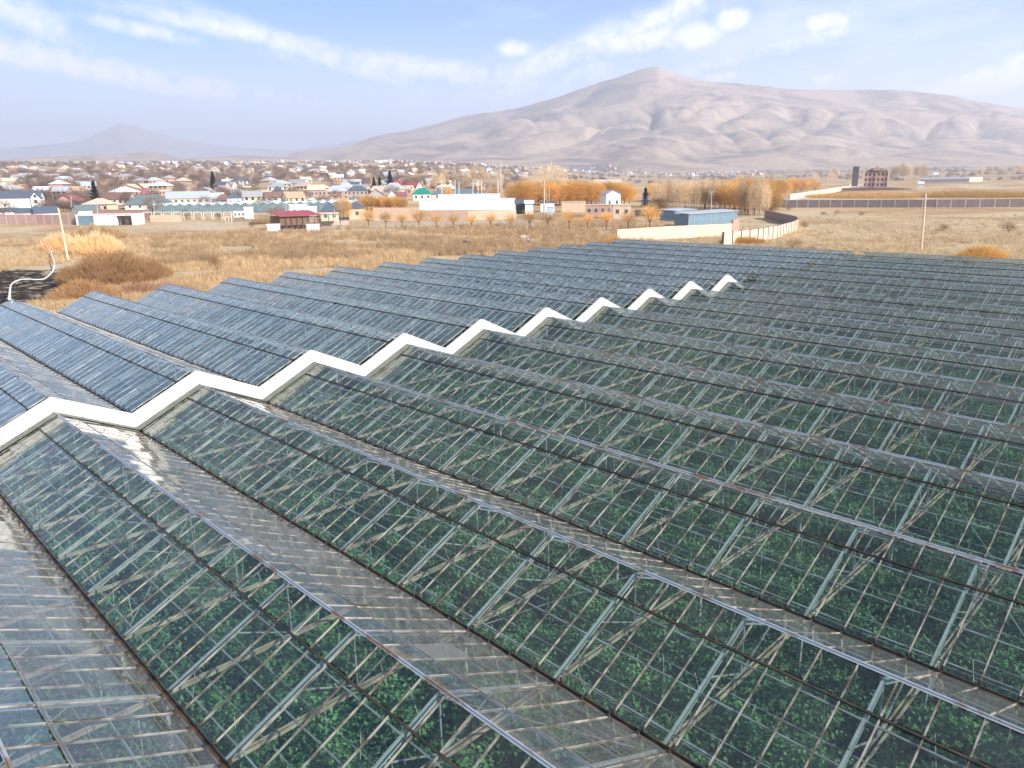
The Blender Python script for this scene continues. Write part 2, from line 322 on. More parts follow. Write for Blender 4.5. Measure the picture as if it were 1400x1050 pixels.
def height(x, y):
    r = np.hypot(x, y); b = bear(x, y); z = near_z(x, y)
    Dc = np.interp(b, [q[0] for q in SILD], [q[1] for q in SILD]); Hc = np.interp(b, *T_S); Df = Dc*0.50
    wob = 1+0.10*fbm(b/260, b*0+3.3, 2)
    s = (r-Df*wob)/(Dc-Df*wob); sc = np.clip(s, 0, 1)
    w_ = sstep(.72, 1.0, sc); bw = b+(1-w_)*(fbm(x/1300+7, y/1300, 3)*70); Hc = np.interp(bw, *T_SS)*(1-w_)+np.interp(b, *T_S2)*w_
    base = np.clip(Hc-z, 0, None)*(0.30*sc+0.70*sc**1.7)
    rd = ridged(b/125+0.45*fbm(x/1500, y/1500, 2), r/2300+fbm(x/1900, y/1900, 2)*0.9, 4, 0.5)
    fine = ridged(x/1000, y/1000, 5)
    env = np.clip(sc*(1.02-sc)*4, 0, 1)**0.7
    mt = base-(rd-0.55)*58*env*(1-.75*sstep(.62, .95, sc))*np.clip(base/250, 0.0, 1.2)-(fine-0.7)*34*env*(1-.8*sstep(.6, .95, sc))+fbm(x/1500+4, y/1500, 4)*60*env*(1-.8*sstep(.6, .95, sc))
    back = np.where(s > 1, np.clip(1-(s-1)*2.2, 0, 1), 1)
    z1 = z+np.clip(mt+fbm(x/420, y/420, 4)*9*sstep(.5, .9, sc), 0, None)*back
    Hf = np.interp(b, *T_F); sf = np.clip((r-12500)/(19000-12500), 0, 1)
    z2 = z+np.clip(Hf-z, 0, None)*sf**1.3*np.where(r > 19000, np.clip(1-(r-19000)/2000, 0, 1), 1)+(ridged(x/1700, y/1700, 4)-1.2)*70*sf*(1-sf)*4
    Hm = np.interp(b, *T_M); sm = np.clip((r-4300)/(6300-4300), 0, 1)
    z3 = z+np.clip(Hm-z, 0, None)*sm**1.2*np.where(r > 6300, np.clip(1-(r-6300)/1800, 0, 1), 1)+(ridged(x/800, y/800, 4)-1.2)*22*sm*(1-sm)*4
    return np.maximum(np.maximum(z1, z2), z3)
def gpos(x, y, zf=near_z):            # the spot of ground seen in a given direction
    d = ray(x, y); t0 = 20.0
    ts = np.geomspace(20, 9000, 1400); pts = CAM[None]+ts[:, None]*d[None]
    dz = pts[:, 2]-zf(pts[:, 0], pts[:, 1]); k = np.argmax(dz < 0)
    if dz[k] >= 0: k = len(ts)-1
    a, b_ = ts[max(k-1, 0)], ts[k]
    for _ in range(25):
        mdl = (a+b_)/2; p = CAM+mdl*d
        if p[2]-float(zf(p[0], p[1])) < 0: b_ = mdl
        else: a = mdl
    p = CAM+b_*d; return np.array([p[0], p[1], float(zf(p[0], p[1]))])
def at(x, dist):                      # ground at a bearing and a distance
    d = ray(x, 255); h = d[:2]/np.hypot(*d[:2]); p = h*dist
    return np.array([p[0], p[1], float(near_z(p[0], p[1]))])
def px2m(p): return pr(p)[2]/F        # metres per photograph pixel at p

BURN = tuple(gpos(20, 392)*np.array([1, 1, 0])); _q = gpos(105, 362)
BURN_ANG = -math.atan2(_q[1]-BURN[1], _q[0]-BURN[0]); BURN_A = 36; BURN_B = 12
GROUND = ground_mat()
nth, nr = 900, 420
th = np.concatenate([np.linspace(-math.pi, -0.95, 60, endpoint=False), np.linspace(-0.95, 0.95, nth), np.linspace(0.95, math.pi, 60)[1:]])+YAW
th = th[:-1]; rr = np.concatenate([[0.5], np.geomspace(6, 3400, 230), np.linspace(3430, 9400, 300), np.geomspace(9500, 21500, 70)])
TH, RR = np.meshgrid(th, rr); GX = RR*np.sin(TH); GY = RR*np.cos(TH); GZ = height(GX, GY)
inside = (GX > -82) & (GX < 20) & (GY > -14) & (GY < 108); GZ = np.where(inside, 0.0, GZ)
nT = len(th); V = np.c_[GX.ravel(), GY.ravel(), GZ.ravel()]
i, j = np.meshgrid(np.arange(len(rr)-1), np.arange(nT), indexing='ij'); j2 = (j+1) % nT
Fq = np.stack([i*nT+j, i*nT+j2, (i+1)*nT+j2, (i+1)*nT+j], -1).reshape(-1, 4)[:, ::-1]
me = bpy.data.meshes.new('terrain'); me.vertices.add(len(V)); me.vertices.foreach_set('co', V.ravel())
me.loops.add(Fq.size); me.loops.foreach_set('vertex_index', Fq.ravel()); me.polygons.add(len(Fq))
me.polygons.foreach_set('loop_start', np.arange(0, Fq.size, 4)); me.polygons.foreach_set('loop_total', np.full(len(Fq), 4))
me.polygons.foreach_set('use_smooth', np.ones(len(Fq), bool)); me.update(calc_edges=True); me.materials.append(GROUND)
tag(link('terrain', me), kind='structure')

# ------------------------------------------------------------------ scatter (geometry nodes, only for what nobody could count)
def scatter(name, pts, rots, scales, src_mesh, label, cat):
    src = bpy.data.objects.new(name+'_source', src_mesh)
    me = bpy.data.meshes.new(name); me.from_pydata([tuple(p) for p in pts], [], [])
    a = me.attributes.new('rz', 'FLOAT', 'POINT'); a.data.foreach_set('value', np.asarray(rots, np.float32))
    a = me.attributes.new('sc', 'FLOAT', 'POINT'); a.data.foreach_set('value', np.asarray(scales, np.float32))
    ng = bpy.data.node_groups.new(name, 'GeometryNodeTree')
    ng.interface.new_socket('Geometry', in_out='INPUT', socket_type='NodeSocketGeometry'); ng.interface.new_socket('Geometry', in_out='OUTPUT', socket_type='NodeSocketGeometry')
    gi = ng.nodes.new('NodeGroupInput'); go = ng.nodes.new('NodeGroupOutput'); ip = ng.nodes.new('GeometryNodeInstanceOnPoints')
    oi = ng.nodes.new('GeometryNodeObjectInfo'); oi.inputs[0].default_value = src; oi.inputs[1].default_value = True
    a1 = ng.nodes.new('GeometryNodeInputNamedAttribute'); a1.data_type = 'FLOAT'; a1.inputs[0].default_value = 'rz'
    a2 = ng.nodes.new('GeometryNodeInputNamedAttribute'); a2.data_type = 'FLOAT'; a2.inputs[0].default_value = 'sc'
    cx = ng.nodes.new('ShaderNodeCombineXYZ'); ng.links.new(a1.outputs['Attribute'], cx.inputs[2])
    ng.links.new(gi.outputs[0], ip.inputs['Points']); ng.links.new(oi.outputs['Geometry'], ip.inputs['Instance'])
    ng.links.new(cx.outputs[0], ip.inputs['Rotation']); ng.links.new(a2.outputs['Attribute'], ip.inputs['Scale']); ng.links.new(ip.outputs[0], go.inputs[0])
    o = link(name, me); md = o.modifiers.new('scatter', 'NODES'); md.node_group = ng
    return tag(o, label, cat, kind='stuff')

def blades(n, rad, h, w, lean, rg, taper=0.25, bend=True):
    v, f = [], []
    for k in range(n):
        a = rg.uniform(0, 2*math.pi); r = rad*math.sqrt(rg.random()); x, y = r*math.cos(a), r*math.sin(a)
        t = rg.uniform(0, 2*math.pi); l = lean*rg.random(); hh = h*rg.uniform(0.5, 1.0); ww = w*rg.uniform(0.6, 1.2); d = rg.uniform(0, math.pi)
        wx, wy = math.cos(d)*ww/2, math.sin(d)*ww/2; tx, ty = x+math.cos(t)*l*hh, y+math.sin(t)*l*hh; n0 = len(v)
        v += [(x-wx, y-wy, 0), (x+wx, y+wy, 0), (tx+wx*taper, ty+wy*taper, hh), (tx-wx*taper, ty-wy*taper, hh)]; f.append((n0, n0+1, n0+2, n0+3))
    return v, f
# ------------------------------------------------------------------ greenhouse
W_, Y0, SLOPE = 6.4, 7.66, 1.5/3.2
SL = math.hypot(3.2, 1.5); cs, sn = 3.2/SL, 1.5/SL
def slope_mat(x, yr, zr, side, v):
    """frame on a roof slope: origin v metres (along the slope) below the ridge; local x along ridge, y up the slope, z outward"""
    if side == 0: O = Vector((x, yr-v*cs, zr-v*sn)); X = Vector((1,0,0)); Y = Vector((0,cs,sn)); Z = Vector((0,-sn,cs))
    else: O = Vector((x, yr+v*cs, zr-v*sn)); X = Vector((-1,0,0)); Y = Vector((0,-cs,sn)); Z = Vector((0,sn,cs))
    m = Matrix.Identity(4)
    for k in range(3): m[k][0] = X[k]; m[k][1] = Y[k]; m[k][2] = Z[k]; m[k][3] = O[k]
    return m
class Batch:
    def __init__(s, name, mat, maxn=300): s.name = name; s.mat = mat; s.items = []; s.protos = {}; s.maxn = maxn; s.mats = {}
    def proto(s, key, v, f): s.protos[key] = (np.array(v, float), f)
    def add(s, key, m): s.items.append((key, m))
    def finish(s, parent):
        T = Matrix.Translation(-parent.location); sc = []
        for k, (key, m) in enumerate(s.items):
            v = s.protos[key][0]; c = m @ Vector(v.mean(0)); d = np.array(c)-CAM
            x, y, z = pr(c)
            vis = z > 0.5 and -60 < x < 1460 and -40 < y < 1110
            n = m.to_3x3() @ Vector((0, 0, 1)); dist = np.linalg.norm(d)
            facing = max(0.12, abs(np.dot(np.array(n), d)/dist))
            sc.append((dist*dist/facing if vis else 1e9+dist, k))
        sc.sort(); one = sc[:s.maxn]; rest = sc[s.maxn:]
        if len(s.items) <= s.maxn: one, rest = sc, []
        mh = {}
        for _, k in one:
            key, m = s.items[k]
            if key not in mh: v, f = s.protos[key]; mh[key] = mesh_of(s.name, v, f, s.mats.get(key, s.mat))
            link(s.name, mh[key], parent, T @ m)
        if rest:
            VV, FF, n0, MI = [], [], 0, []; ml = [s.mat]+sorted(set(s.mats.values()), key=lambda q: q.name)
            for _, k in rest:
                key, m = s.items[k]; v, f = s.protos[key]; A = np.array(T @ m)
                VV.append(v @ A[:3, :3].T+A[:3, 3]); FF += [tuple(i+n0 for i in q) for q in f]; n0 += len(v); MI += [ml.index(s.mats.get(key, s.mat))]*len(f)
            link(s.name, mesh_of(s.name, np.concatenate(VV), FF, mats=ml, idx=MI), parent)['kind'] = 'stuff'

VENT = 0.80*SL/3.2          # slope length of the ridge vents
def greenhouse(x0, x1, n0, n1, zr, glass, label, xraf, xbar, walls=(1, 1), plinth=True):
    g = empty('greenhouse', ((x0+x1)/2, (Y0+n0*W_+Y0+n1*W_)/2, 0), label=label, cat='greenhouse')
    ze = zr-1.5; rg = random.Random(int(zr*100))
    RF, TB_, WR = (RAFT, TIE, WHITEROD) if glass is not GLASS_L else (RAFT_D, TIE_D, ROD_D)
    B = {k: Batch(k, m, n) for k, m, n in (('glass_pane', glass, 300), ('glazing_bar', BAR if glass is not GLASS_L else BAR_L, 300), ('rafter', RF, 300), ('tie_beam', TB_, 300), ('ridge_cap', RIDGE, 300),
         ('gutter', GUTTER, 300), ('vent_rail', BARDARK, 300), ('purlin', WR, 300), ('column', RF, 300), ('strut', WR, 300), ('gutter_clip', CLIP, 300), ('brace', WHITEROD, 200), ('vent_frame', BAR, 300))}
    p = 0.75; pw = p-0.03; LO = SL-VENT-0.16
    PF = [(0, 1, 2, 3)]
    def pane(h): return [(-pw/2, 0.0, 0), (pw/2, 0.0, 0), (pw/2, h, 0), (-pw/2, h, 0)]
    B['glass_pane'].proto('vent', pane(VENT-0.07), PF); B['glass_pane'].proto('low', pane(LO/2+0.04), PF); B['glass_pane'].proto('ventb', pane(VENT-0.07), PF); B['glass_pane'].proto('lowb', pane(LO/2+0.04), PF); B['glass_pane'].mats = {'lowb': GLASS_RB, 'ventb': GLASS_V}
    for key, l in (('vent', VENT-0.04), ('low', LO)): B['glazing_bar'].proto(key, boxv(-0.013, 0.013, 0, l, -0.035, 0.012), BOXF)
    B['rafter'].proto('r', boxv(-0.032, 0.032, 0.05, SL-0.05, -0.19, -0.065), BOXF)
    tb = MB().box(-0.05, -0.02, -3.1, 3.1, -0.04, 0.04).box(0.05, 0.08, -3.1, 3.1, -0.04, 0.04); B['tie_beam'].proto('t', tb.v, tb.f)
    nb = [x for x in np.arange(xbar-200*p, 30, p) if x0+0.1 < x < x1-0.05]
    nraf = [x for x in np.arange(xraf-3.0*60, 30, 3.0) if x0+0.25 < x < x1-0.2]
    LEN = x1-x0; xm = (x0+x1)/2
    rc = MB().add([(-LEN/2,-0.045,-0.01),(LEN/2,-0.045,-0.01),(LEN/2,0,0.025),(-LEN/2,0,0.025),(-LEN/2,0.045,-0.01),(LEN/2,0.045,-0.01),(-LEN/2,0,-0.03),(LEN/2,0,-0.03)],
                  [(0,1,2,3),(3,2,5,4),(0,6,7,1),(6,4,5,7),(0,3,4,6),(1,7,5,2)])
    rc.tube([(-LEN/2, 0, 0.055), (LEN/2, 0, 0.03)], 0.018, 6); B['ridge_cap'].proto('c', rc.v, rc.f)
    gt = MB(); gp = [(-0.085, 0.03), (-0.07, 0.03), (-0.05, -0.05), (0.05, -0.05), (0.07, 0.03), (0.085, 0.03), (0.085, -0.075), (-0.085, -0.075)]
    vv = [(sx*LEN/2, a, b) for sx in (-1, 1) for a, b in gp]; gt.add(vv, [tuple([k, (k+1) % 8, (k+1) % 8+8, k+8]) for k in range(8)]+[(7, 6, 3, 2), (7, 2, 1, 0), (6, 5, 4, 3), (15, 10, 11, 14), (15, 8, 9, 10), (14, 11, 12, 13)])
    B['gutter'].proto('g', gt.v, gt.f)
    B['vent_rail'].proto('r', boxv(-LEN/2, LEN/2, -0.03, 0.022, -0.02, 0.04), BOXF); B['vent_rail'].proto('b', boxv(-LEN/2, LEN/2, -0.008, 0.008, 0.0, 0.035), BOXF); B['vent_rail'].mats = {'b': WHITEROD}
    B['purlin'].proto('p', boxv(-LEN/2, LEN/2, -0.018, 0.018, -0.11, -0.07), BOXF)
    B['purlin'].proto('w', boxv(-LEN/2, LEN/2, -0.008, 0.008, -0.008, 0.008), BOXF)
    B['column'].proto('c', boxv(-0.05, 0.05, -0.05, 0.05, 0, ze-0.08), BOXF)
    cl = MB().box(-0.03, 0.03, -0.035, 0.035, 0.0, 0.06).box(-0.012, 0.012, -0.012, 0.012, 0.06, 0.11); B['gutter_clip'].proto('k', cl.v, cl.f)
    st = MB().bar((0, 0, ze), (0, 0, zr-0.15), 0.035).bar((0, 0, ze), (0, -1.55, ze+0.72), 0.03).bar((0, 0, ze), (0, 1.55, ze+0.72), 0.03); B['strut'].proto('s', st.v, st.f)
    bd = math.hypot(3.0, SL)
    for fl_ in (1, -1):
        b_ = MB().bar((-1.5, -SL*0.0, -0.15), (1.5*1, -SL, -0.15), 0.02) if fl_ == 1 else MB().bar((1.5, 0, -0.15), (-1.5, -SL, -0.15), 0.02)
        B['brace'].proto(fl_, b_.v, b_.f)
    for n in range(n0, n1+1):
        yr = Y0+n*W_
        B['ridge_cap'].add('c', Matrix.Translation((xm, yr, zr+0.03)))
        if n < n1: B['gutter'].add('g', Matrix.Translation((xm, yr+3.2, ze-0.01)))
        for side in (0, 1):
            B['vent_rail'].add('rb'[side], slope_mat(xm, yr, zr, side, VENT+0.02))
            B['purlin'].add('p', slope_mat(xm, yr, zr, side, 1.90*SL/3.2)); B['purlin'].add('p', slope_mat(xm, yr, zr, side, 2.86*SL/3.2))
            B['purlin'].add('p', slope_mat(xm, yr, zr, side, 0.95*SL/3.2))
            for v in (2.35, 2.75, 1.45): B['purlin'].add('w', Matrix.Translation((0, 0, -0.28)) @ slope_mat(xm, yr, zr, side, v*SL/3.2))
            for x in nb:
                B['glazing_bar'].add('vent', slope_mat(x, yr, zr, side, VENT) @ Matrix.Translation((0, 0, 0.02)))
                B['glazing_bar'].add('low', slope_mat(x, yr, zr, side, SL-0.12))
                if (n < n1 if side else n > n0): B['gutter_clip'].add('k', slope_mat(x, yr, zr, side, SL-0.12))
            for x in [nb[0]-p/2]+[q+p/2 for q in nb]:
                if x+p/2 > x1 or x-p/2 < x0-0.05: continue
                def tilt(): return Matrix.Rotation(rg.gauss(0, 0.009), 4, 'X') @ Matrix.Rotation(rg.gauss(0, 0.012), 4, 'Y')
                r_ = rg.random()
                B['glass_pane'].add('vent'+'b'*side, slope_mat(x, yr, zr, side, VENT-0.035) @ Matrix.Translation((0, 0, 0.022)) @ tilt())
                B['glass_pane'].add('low'+'b'*side, slope_mat(x, yr, zr, side, SL-0.055) @ Matrix.Translation((0, 0, 0.001)) @ tilt())
                B['glass_pane'].add('low'+'b'*side, slope_mat(x, yr, zr, side, SL-0.08-LO/2) @ Matrix.Translation((0, 0, 0.008)) @ tilt())
            for x in nraf: B['rafter'].add('r', slope_mat(x, yr, zr, side, SL))
            for k, x in enumerate(nraf[:-1]):
                if (k+n) % 4 == 0: B['brace'].add(1 if (k+n) % 8 else -1, slope_mat(x+1.5, yr, zr, side, 0))
        for x in nraf:
            B['tie_beam'].add('t', Matrix.Translation((x, yr, ze-0.08))); B['strut'].add('s', Matrix.Translation((x, yr, 0)))
            B['column'].add('c', Matrix.Translation((x, yr+3.2, 0)))
    del B['vent_frame']
    for k in B: B[k].finish(g)
    T = Matrix.Translation(-g.location)
    # gable ends and long side walls: glass between posts over a low concrete plinth
    for x in (x0, x1):
        if abs(x+36.6) < 0.5: continue
        for n in range(n0, n1+1):
            yr = Y0+n*W_; m = MB()
            m.add([(x, yr-3.2, 0.5), (x, yr+3.2, 0.5), (x, yr+3.2, ze), (x, yr, zr-0.02), (x, yr-3.2, ze)], [(0, 1, 2, 3, 4)]); o = m.build('gable_glass', glass, g); o.matrix_local = T
            m = MB()
            for k in range(-4, 4): 
                y = yr+k*0.8; m.bar((x, y, 0.5), (x, y, zr-abs(y-yr)*SLOPE-0.03), 0.04)
            m.bar((x, yr-3.2, ze), (x, yr+3.2, ze), 0.07); m.bar((x, yr-3.2, ze), (x, yr, zr), 0.07); m.bar((x, yr, zr), (x, yr+3.2, ze), 0.07); o = m.build('gable_frame', WHITEROD, g); o.matrix_local = T
    for y in [q for q, k in zip((Y0+n0*W_-3.2, Y0+n1*W_+3.2), walls) if k]:
        o = MB().add([(x0, y, 0.5), (x1, y, 0.5), (x1, y, ze), (x0, y, ze)], [(0, 1, 2, 3)]).build('wall_glass', glass, g); o.matrix_local = T
        m = MB()
        for x in nb: m.bar((x, y, 0.5), (x, y, ze), 0.04)
        m.bar((x0, y, ze), (x1, y, ze), 0.12); o = m.build('wall_frame', WHITEROD, g); o.matrix_local = T
    m = MB(); ya, yb = Y0+n0*W_-3.3, Y0+n1*W_+3.3
    m.box(x0-0.1, x1+0.1, ya, ya+0.2, -0.1, 0.5).box(x0-0.1, x1+0.1, yb-0.2, yb, -0.1, 0.5).box(x0-0.1, x0+0.1, ya+0.2, yb-0.2, -0.1, 0.5).box(x1-0.1, x1+0.1, ya+0.2, yb-0.2, -0.1, 0.5)
    o = m.build('plinth', CONC, g); o.matrix_local = T
    return g, B
GLASS_V = glass_mat('vent_glass', 0.10, (0.75, 0.86, 0.92), (0.42, 0.50, 0.56), (0.36, 0.42, 0.46), 0.09)
FLASH = simple('pale_dirty_film', (0.17, 0.18, 0.14), (0.11, 0.12, 0.10), 2.2, 0.6)
ZR_R, ZR_L, XS = 4.15, 4.75, -36.6
gr, _ = greenhouse(XS, 12.0, -2, 9, ZR_R, GLASS_R, 'long multi-span glass greenhouse with tan beams over dense green plants, in the foreground', -6.95, -2.2)
gb, _ = greenhouse(XS+0.02, 12.0, 10, 14, ZR_L, GLASS_R, 'rearmost greenhouse roofs, level and grey green, running to the right edge below the pasture', -6.95, -2.2, walls=(0, 1))
o = MB().box(XS, 12.0, Y0+10*W_-3.28, Y0+10*W_-3.22, 2.72, 3.3).build('step_board', BARDARK, gb); o.matrix_local = Matrix.Translation(-gb.location)
gl_, _ = greenhouse(-75.0, XS-0.15, -2, 14, ZR_L, GLASS_L, 'bluer glass greenhouse beyond the white zigzag board, its gables facing the dry field', -39.6, -37.4)
Tl = Matrix.Translation(-gl_.location)
for n in range(-2, 10):
    yr = Y0+n*W_; WH = WHITE
    for sgn in (-1, 1):
        zt = ZR_L+0.10; zb = ZR_R-0.03; a, b = yr, yr+sgn*3.2
        f = [(0,1,2,3),(7,6,5,4),(0,4,5,1),(1,5,6,2),(2,6,7,3),(3,7,4,0)]
        for kb in range(3):
            t0, t1 = kb/3+.004, (kb+1)/3-.004; j_ = random.uniform(-.012, .012)
            v = [(XS-0.07+dx+j_, a+(b-a)*t_, z-1.5*t_) for dx in (0, 0.14) for (t_, z) in ((t0, zb), (t1, zb), (t1, zt), (t0, zt))]
            o = link('fascia_board', mesh_of('fascia_board', v, f, WH), gl_, Tl)
        v = [(XS+dx, y, z+dz) for dz in (0.0, 0.03) for dx in (-0.16, 0.12) for (y, z) in ((a, zt+0.004), (b, zt-1.5+0.004))]
        if n < 10: o = link('coping_strip', mesh_of('coping_strip', v, [(0,1,3,2),(4,6,7,5),(0,4,5,1),(2,3,7,6),(0,2,6,4),(1,5,7,3)], WHITE), gl_, Tl)
        zf_ = ZR_R+0.075
        v = [(XS+dx, y, z+dz) for dz in (0.0, 0.02) for dx in (0.075, 0.62) for (y, z) in ((a, zf_), (b, zf_-1.5))]
        o = link('flashing', mesh_of('flashing', v, [(0,1,3,2),(4,6,7,5),(0,4,5,1),(2,3,7,6),(0,2,6,4),(1,5,7,3)], FLASH), gl_, Tl)
# soil floor and the plants

o = MB().add([(-74.9, Y0-2*W_-3.1, 0.02), (11.9, Y0-2*W_-3.1, 0.02), (11.9, Y0+14*W_+3.1, 0.02), (-74.9, Y0+14*W_+3.1, 0.02)], [(0,1,2,3)]).build('greenhouse_floor', SOIL, kind='structure')
rg = random.Random(5); v, f = [], []
for k in range(1900):
    x = rg.uniform(-0.95, 0.95); z = 0.15+2.05*rg.random()**0.75; w = 0.80*(1-0.35*abs(z-1.1)/1.1); y = rg.gauss(0, 0.5)*w
    z += 0.25*math.sin(x*3.1+1)*0.5
    L_ = rg.uniform(0.07, 0.145); az = rg.uniform(0, 6.283); dr = rg.uniform(-0.9, 0.5)
    d = Vector((math.cos(az)*math.cos(dr), math.sin(az)*math.cos(dr), math.sin(dr))); s = Vector((-math.sin(az), math.cos(az), rg.uniform(-0.4, 0.4))).normalized(); c = Vector((x, y, z)); n0 = len(v)
    v += [c, c+d*L_*0.55+s*L_*0.38, c+d*L_+Vector((0, 0, -0.04)), c+d*L_*0.55-s*L_*0.38]; f.append((n0, n0+1, n0+2, n0+3))
clump = mesh_of('crop_clump', v, f, LEAF)
pts, ro, sc_ = [], [], []
for n in range(-2, 15):
    for r_ in range(4):
        y = Y0+n*W_-2.4+r_*1.6
        for x in np.arange(-73.5, 11, 1.25):
            if rg.random() < 0.03: continue
            pts.append((x+rg.uniform(-0.2, 0.2), y+rg.uniform(-0.12, 0.12), 0)); ro.append(rg.choice((0, math.pi))+rg.uniform(-0.12, 0.12)); sc_.append(rg.uniform(0.78, 1.12)*(0.9 if x < XS else 1))
scatter('crop_rows', pts, ro, sc_, clump, 'dense rows of dark green leafy plants growing under the glass', 'plants')
m = MB()
for n in range(-2, 15):
    for r_ in range(4):
        y = Y0+n*W_-2.4+r_*1.6
        for x in np.arange(-36, 11, 1.1):
            if rg.random() < 0.45: m.bar((x+rg.uniform(-.3, .3), y+rg.uniform(-.2, .2), 1.2), (x+rg.uniform(-.3, .3), y+rg.uniform(-.1, .1), 2.75), 0.012)
tag(m.build('support_strings', STRING), 'pale strings hanging among the green plants under the glass', 'strings', kind='stuff')
# ------------------------------------------------------------------ trees, bushes
def twigs(rg, n, shape, w, L0=0.5, up=0.5):
    """thin twig slivers spread through a crown; shape(rg) gives a point and an outward direction"""
    v, f = [], []
    for k in range(n):
        c, d = shape(rg); d = (d+Vector((rg.gauss(0, .35), rg.gauss(0, .35), up*rg.random()+rg.gauss(0, .2)))).normalized()
        s = d.cross(Vector((rg.gauss(0, 1), rg.gauss(0, 1), rg.gauss(0, 1)))).normalized()*w*rg.uniform(.6, 1.3); l = L0*rg.uniform(.5, 1.4); n0 = len(v)
        v += [c-s/2, c+s/2, c+d*l+s*.12, c+d*l-s*.12]; f.append((n0, n0+1, n0+2, n0+3))
    return v, f
def ball(rx, rz, zc, hollow=0.45, lumps=5, seed=1):
    r0 = random.Random(seed); lp = [(Vector((r0.gauss(0, 1), r0.gauss(0, 1), r0.gauss(0, .7))).normalized(), r0.uniform(.75, 1.15)) for _ in range(lumps)]
    def g(rg):
        d = Vector((rg.gauss(0, 1), rg.gauss(0, 1), rg.gauss(0, 1))).normalized(); k = 0.85
        for q, a in lp:
            if d.dot(q) > 0.72: k = a
        r = k*(hollow+(1-hollow)*rg.random()**0.7)
        return Vector((d.x*rx*r, d.y*rx*r, zc+d.z*rz*r)), Vector((d.x, d.y, d.z*.6))
    return g
def trunk_mb(h, r, limbs, spread, rg, zc):
    m = MB(); m.tube([(0, 0, -0.2), (rg.uniform(-.1, .1), rg.uniform(-.1, .1), h*.5), (rg.uniform(-.15, .15), rg.uniform(-.15, .15), h)], [r, r*.75, r*.5], 6)
    for k in range(limbs):
        a = 2*math.pi*k/limbs+rg.uniform(-.4, .4); z0 = h*rg.uniform(.65, 1.0); e = rg.uniform(.5, 1)*spread
        m.tube([(0, 0, z0), (math.cos(a)*e*.45, math.sin(a)*e*.45, z0+(zc-z0)*.6+.2), (math.cos(a)*e, math.sin(a)*e, zc+rg.uniform(-.3, .9)*spread*.6)], [r*.45, r*.28, r*.1], 5)
    return m
def twmat(name, a, b): return simple(name, a, b, 1.5, 0.9, rnd=0.3, spec=0.15, lo=0.4, hi=0.6, trans=0.4)
ORANGE = twmat('golden_willow_twigs', (0.80, 0.50, 0.18), (0.68, 0.40, 0.13)); OLIVE = twmat('brown_twigs', (0.38, 0.24, 0.12), (0.27, 0.18, 0.10))
PURP = twmat('purple_brown_twigs', (0.33, 0.25, 0.21), (0.25, 0.18, 0.15)); PALET = twmat('pale_poplar_twigs', (0.74, 0.60, 0.40), (0.62, 0.48, 0.31))
BARK = simple('bark', (0.14, 0.10, 0.07), (0.09, 0.065, 0.05), 3, 0.9); BARKP = simple('pale_bark', (0.5, 0.44, 0.36), (0.3, 0.25, 0.2), 3, 0.9)
FIR = twmat('spruce_needles', (0.03, 0.055, 0.035), (0.018, 0.035, 0.025)); REED = twmat('dry_reed', (0.80, 0.62, 0.38), (0.68, 0.48, 0.26))
BROWNB = twmat('brown_shrub_twigs', (0.54, 0.34, 0.17), (0.42, 0.25, 0.13))
def treekind(key, H, R, n, mat, bark, w, L0, zc=None, trunk_h=None, nvar=3, rz=None, up=.5, limbs=6, r=0.12, hollow=.3):
    out_ = []
    for q in range(nvar):
        rg = random.Random(hash(key) % 1000 if False else sum(map(ord, key))+q); zc_ = zc or H*.62; rz_ = rz or (H-zc_)
        v, f = twigs(rg, n, ball(R, rz_, zc_, hollow, 6, q+3), w, L0, up)
        out_.append((mesh_of('crown', v, f, mat), mesh_of('trunk', *(lambda m: (m.v, m.f))(trunk_mb(trunk_h or H*.35, r, limbs, R*.8, rg, zc_)), bark)))
    return out_
K = {
 'row': treekind('row', 4.6, 2.1, 900, ORANGE, BARK, .045, .8, zc=3.0, trunk_h=1.9, r=.14, up=.9, hollow=.05),
 'willow': treekind('willow', 9.5, 4.6, 2600, ORANGE, BARK, .09, 1.1, zc=5.4, trunk_h=3, r=.28, nvar=4),
 'olive': treekind('olive', 8.0, 4.2, 1600, OLIVE, BARK, .08, 1.0, zc=4.6, trunk_h=2.5, r=.22),
 'bare': treekind('bare', 7.5, 4.0, 900, PURP, BARK, .10, 1.1, zc=4.4, trunk_h=2.2, r=.2, nvar=4),
 'poplar': treekind('poplar', 14, 2.3, 1300, PALET, BARKP, .08, 1.3, zc=8, trunk_h=6, r=.22, up=1.6, limbs=5),
 'palebig': treekind('palebig', 13, 8, 2400, PALET, BARKP, .10, 1.6, zc=7, trunk_h=4, r=.3, nvar=1),
 'shrub': treekind('shrub', 1.9, 1.3, 500, OLIVE, BARK, .03, .5, zc=1.0, trunk_h=.5, r=.05, up=.8, limbs=7, hollow=.05),
}
def fir(seed):
    rg = random.Random(seed); v, f = [], []
    for k in range(1500):
        z = 1+9*rg.random()**1.2; R_ = (10.2-z)*.34*(0.75+.25*math.sin(z*5.1)); a = rg.uniform(0, 6.283); r_ = R_*rg.uniform(.2, 1); c = Vector((math.cos(a)*r_, math.sin(a)*r_, z-.15*r_))
        d = Vector((math.cos(a), math.sin(a), -.25+rg.gauss(0, .15))).normalized(); s = Vector((-math.sin(a), math.cos(a), rg.gauss(0, .3)))*.22; n0 = len(v); v += [c-s, c+s, c+d*.75]; f.append((n0, n0+1, n0+2))
    m = MB().tube([(0, 0, -.2), (0, 0, 9.8)], [.2, .03], 6); return mesh_of('crown', v, f, FIR), mesh_of('trunk', m.v, m.f, BARK)
K['fir'] = [fir(1), fir(2)]
TRC = [0]
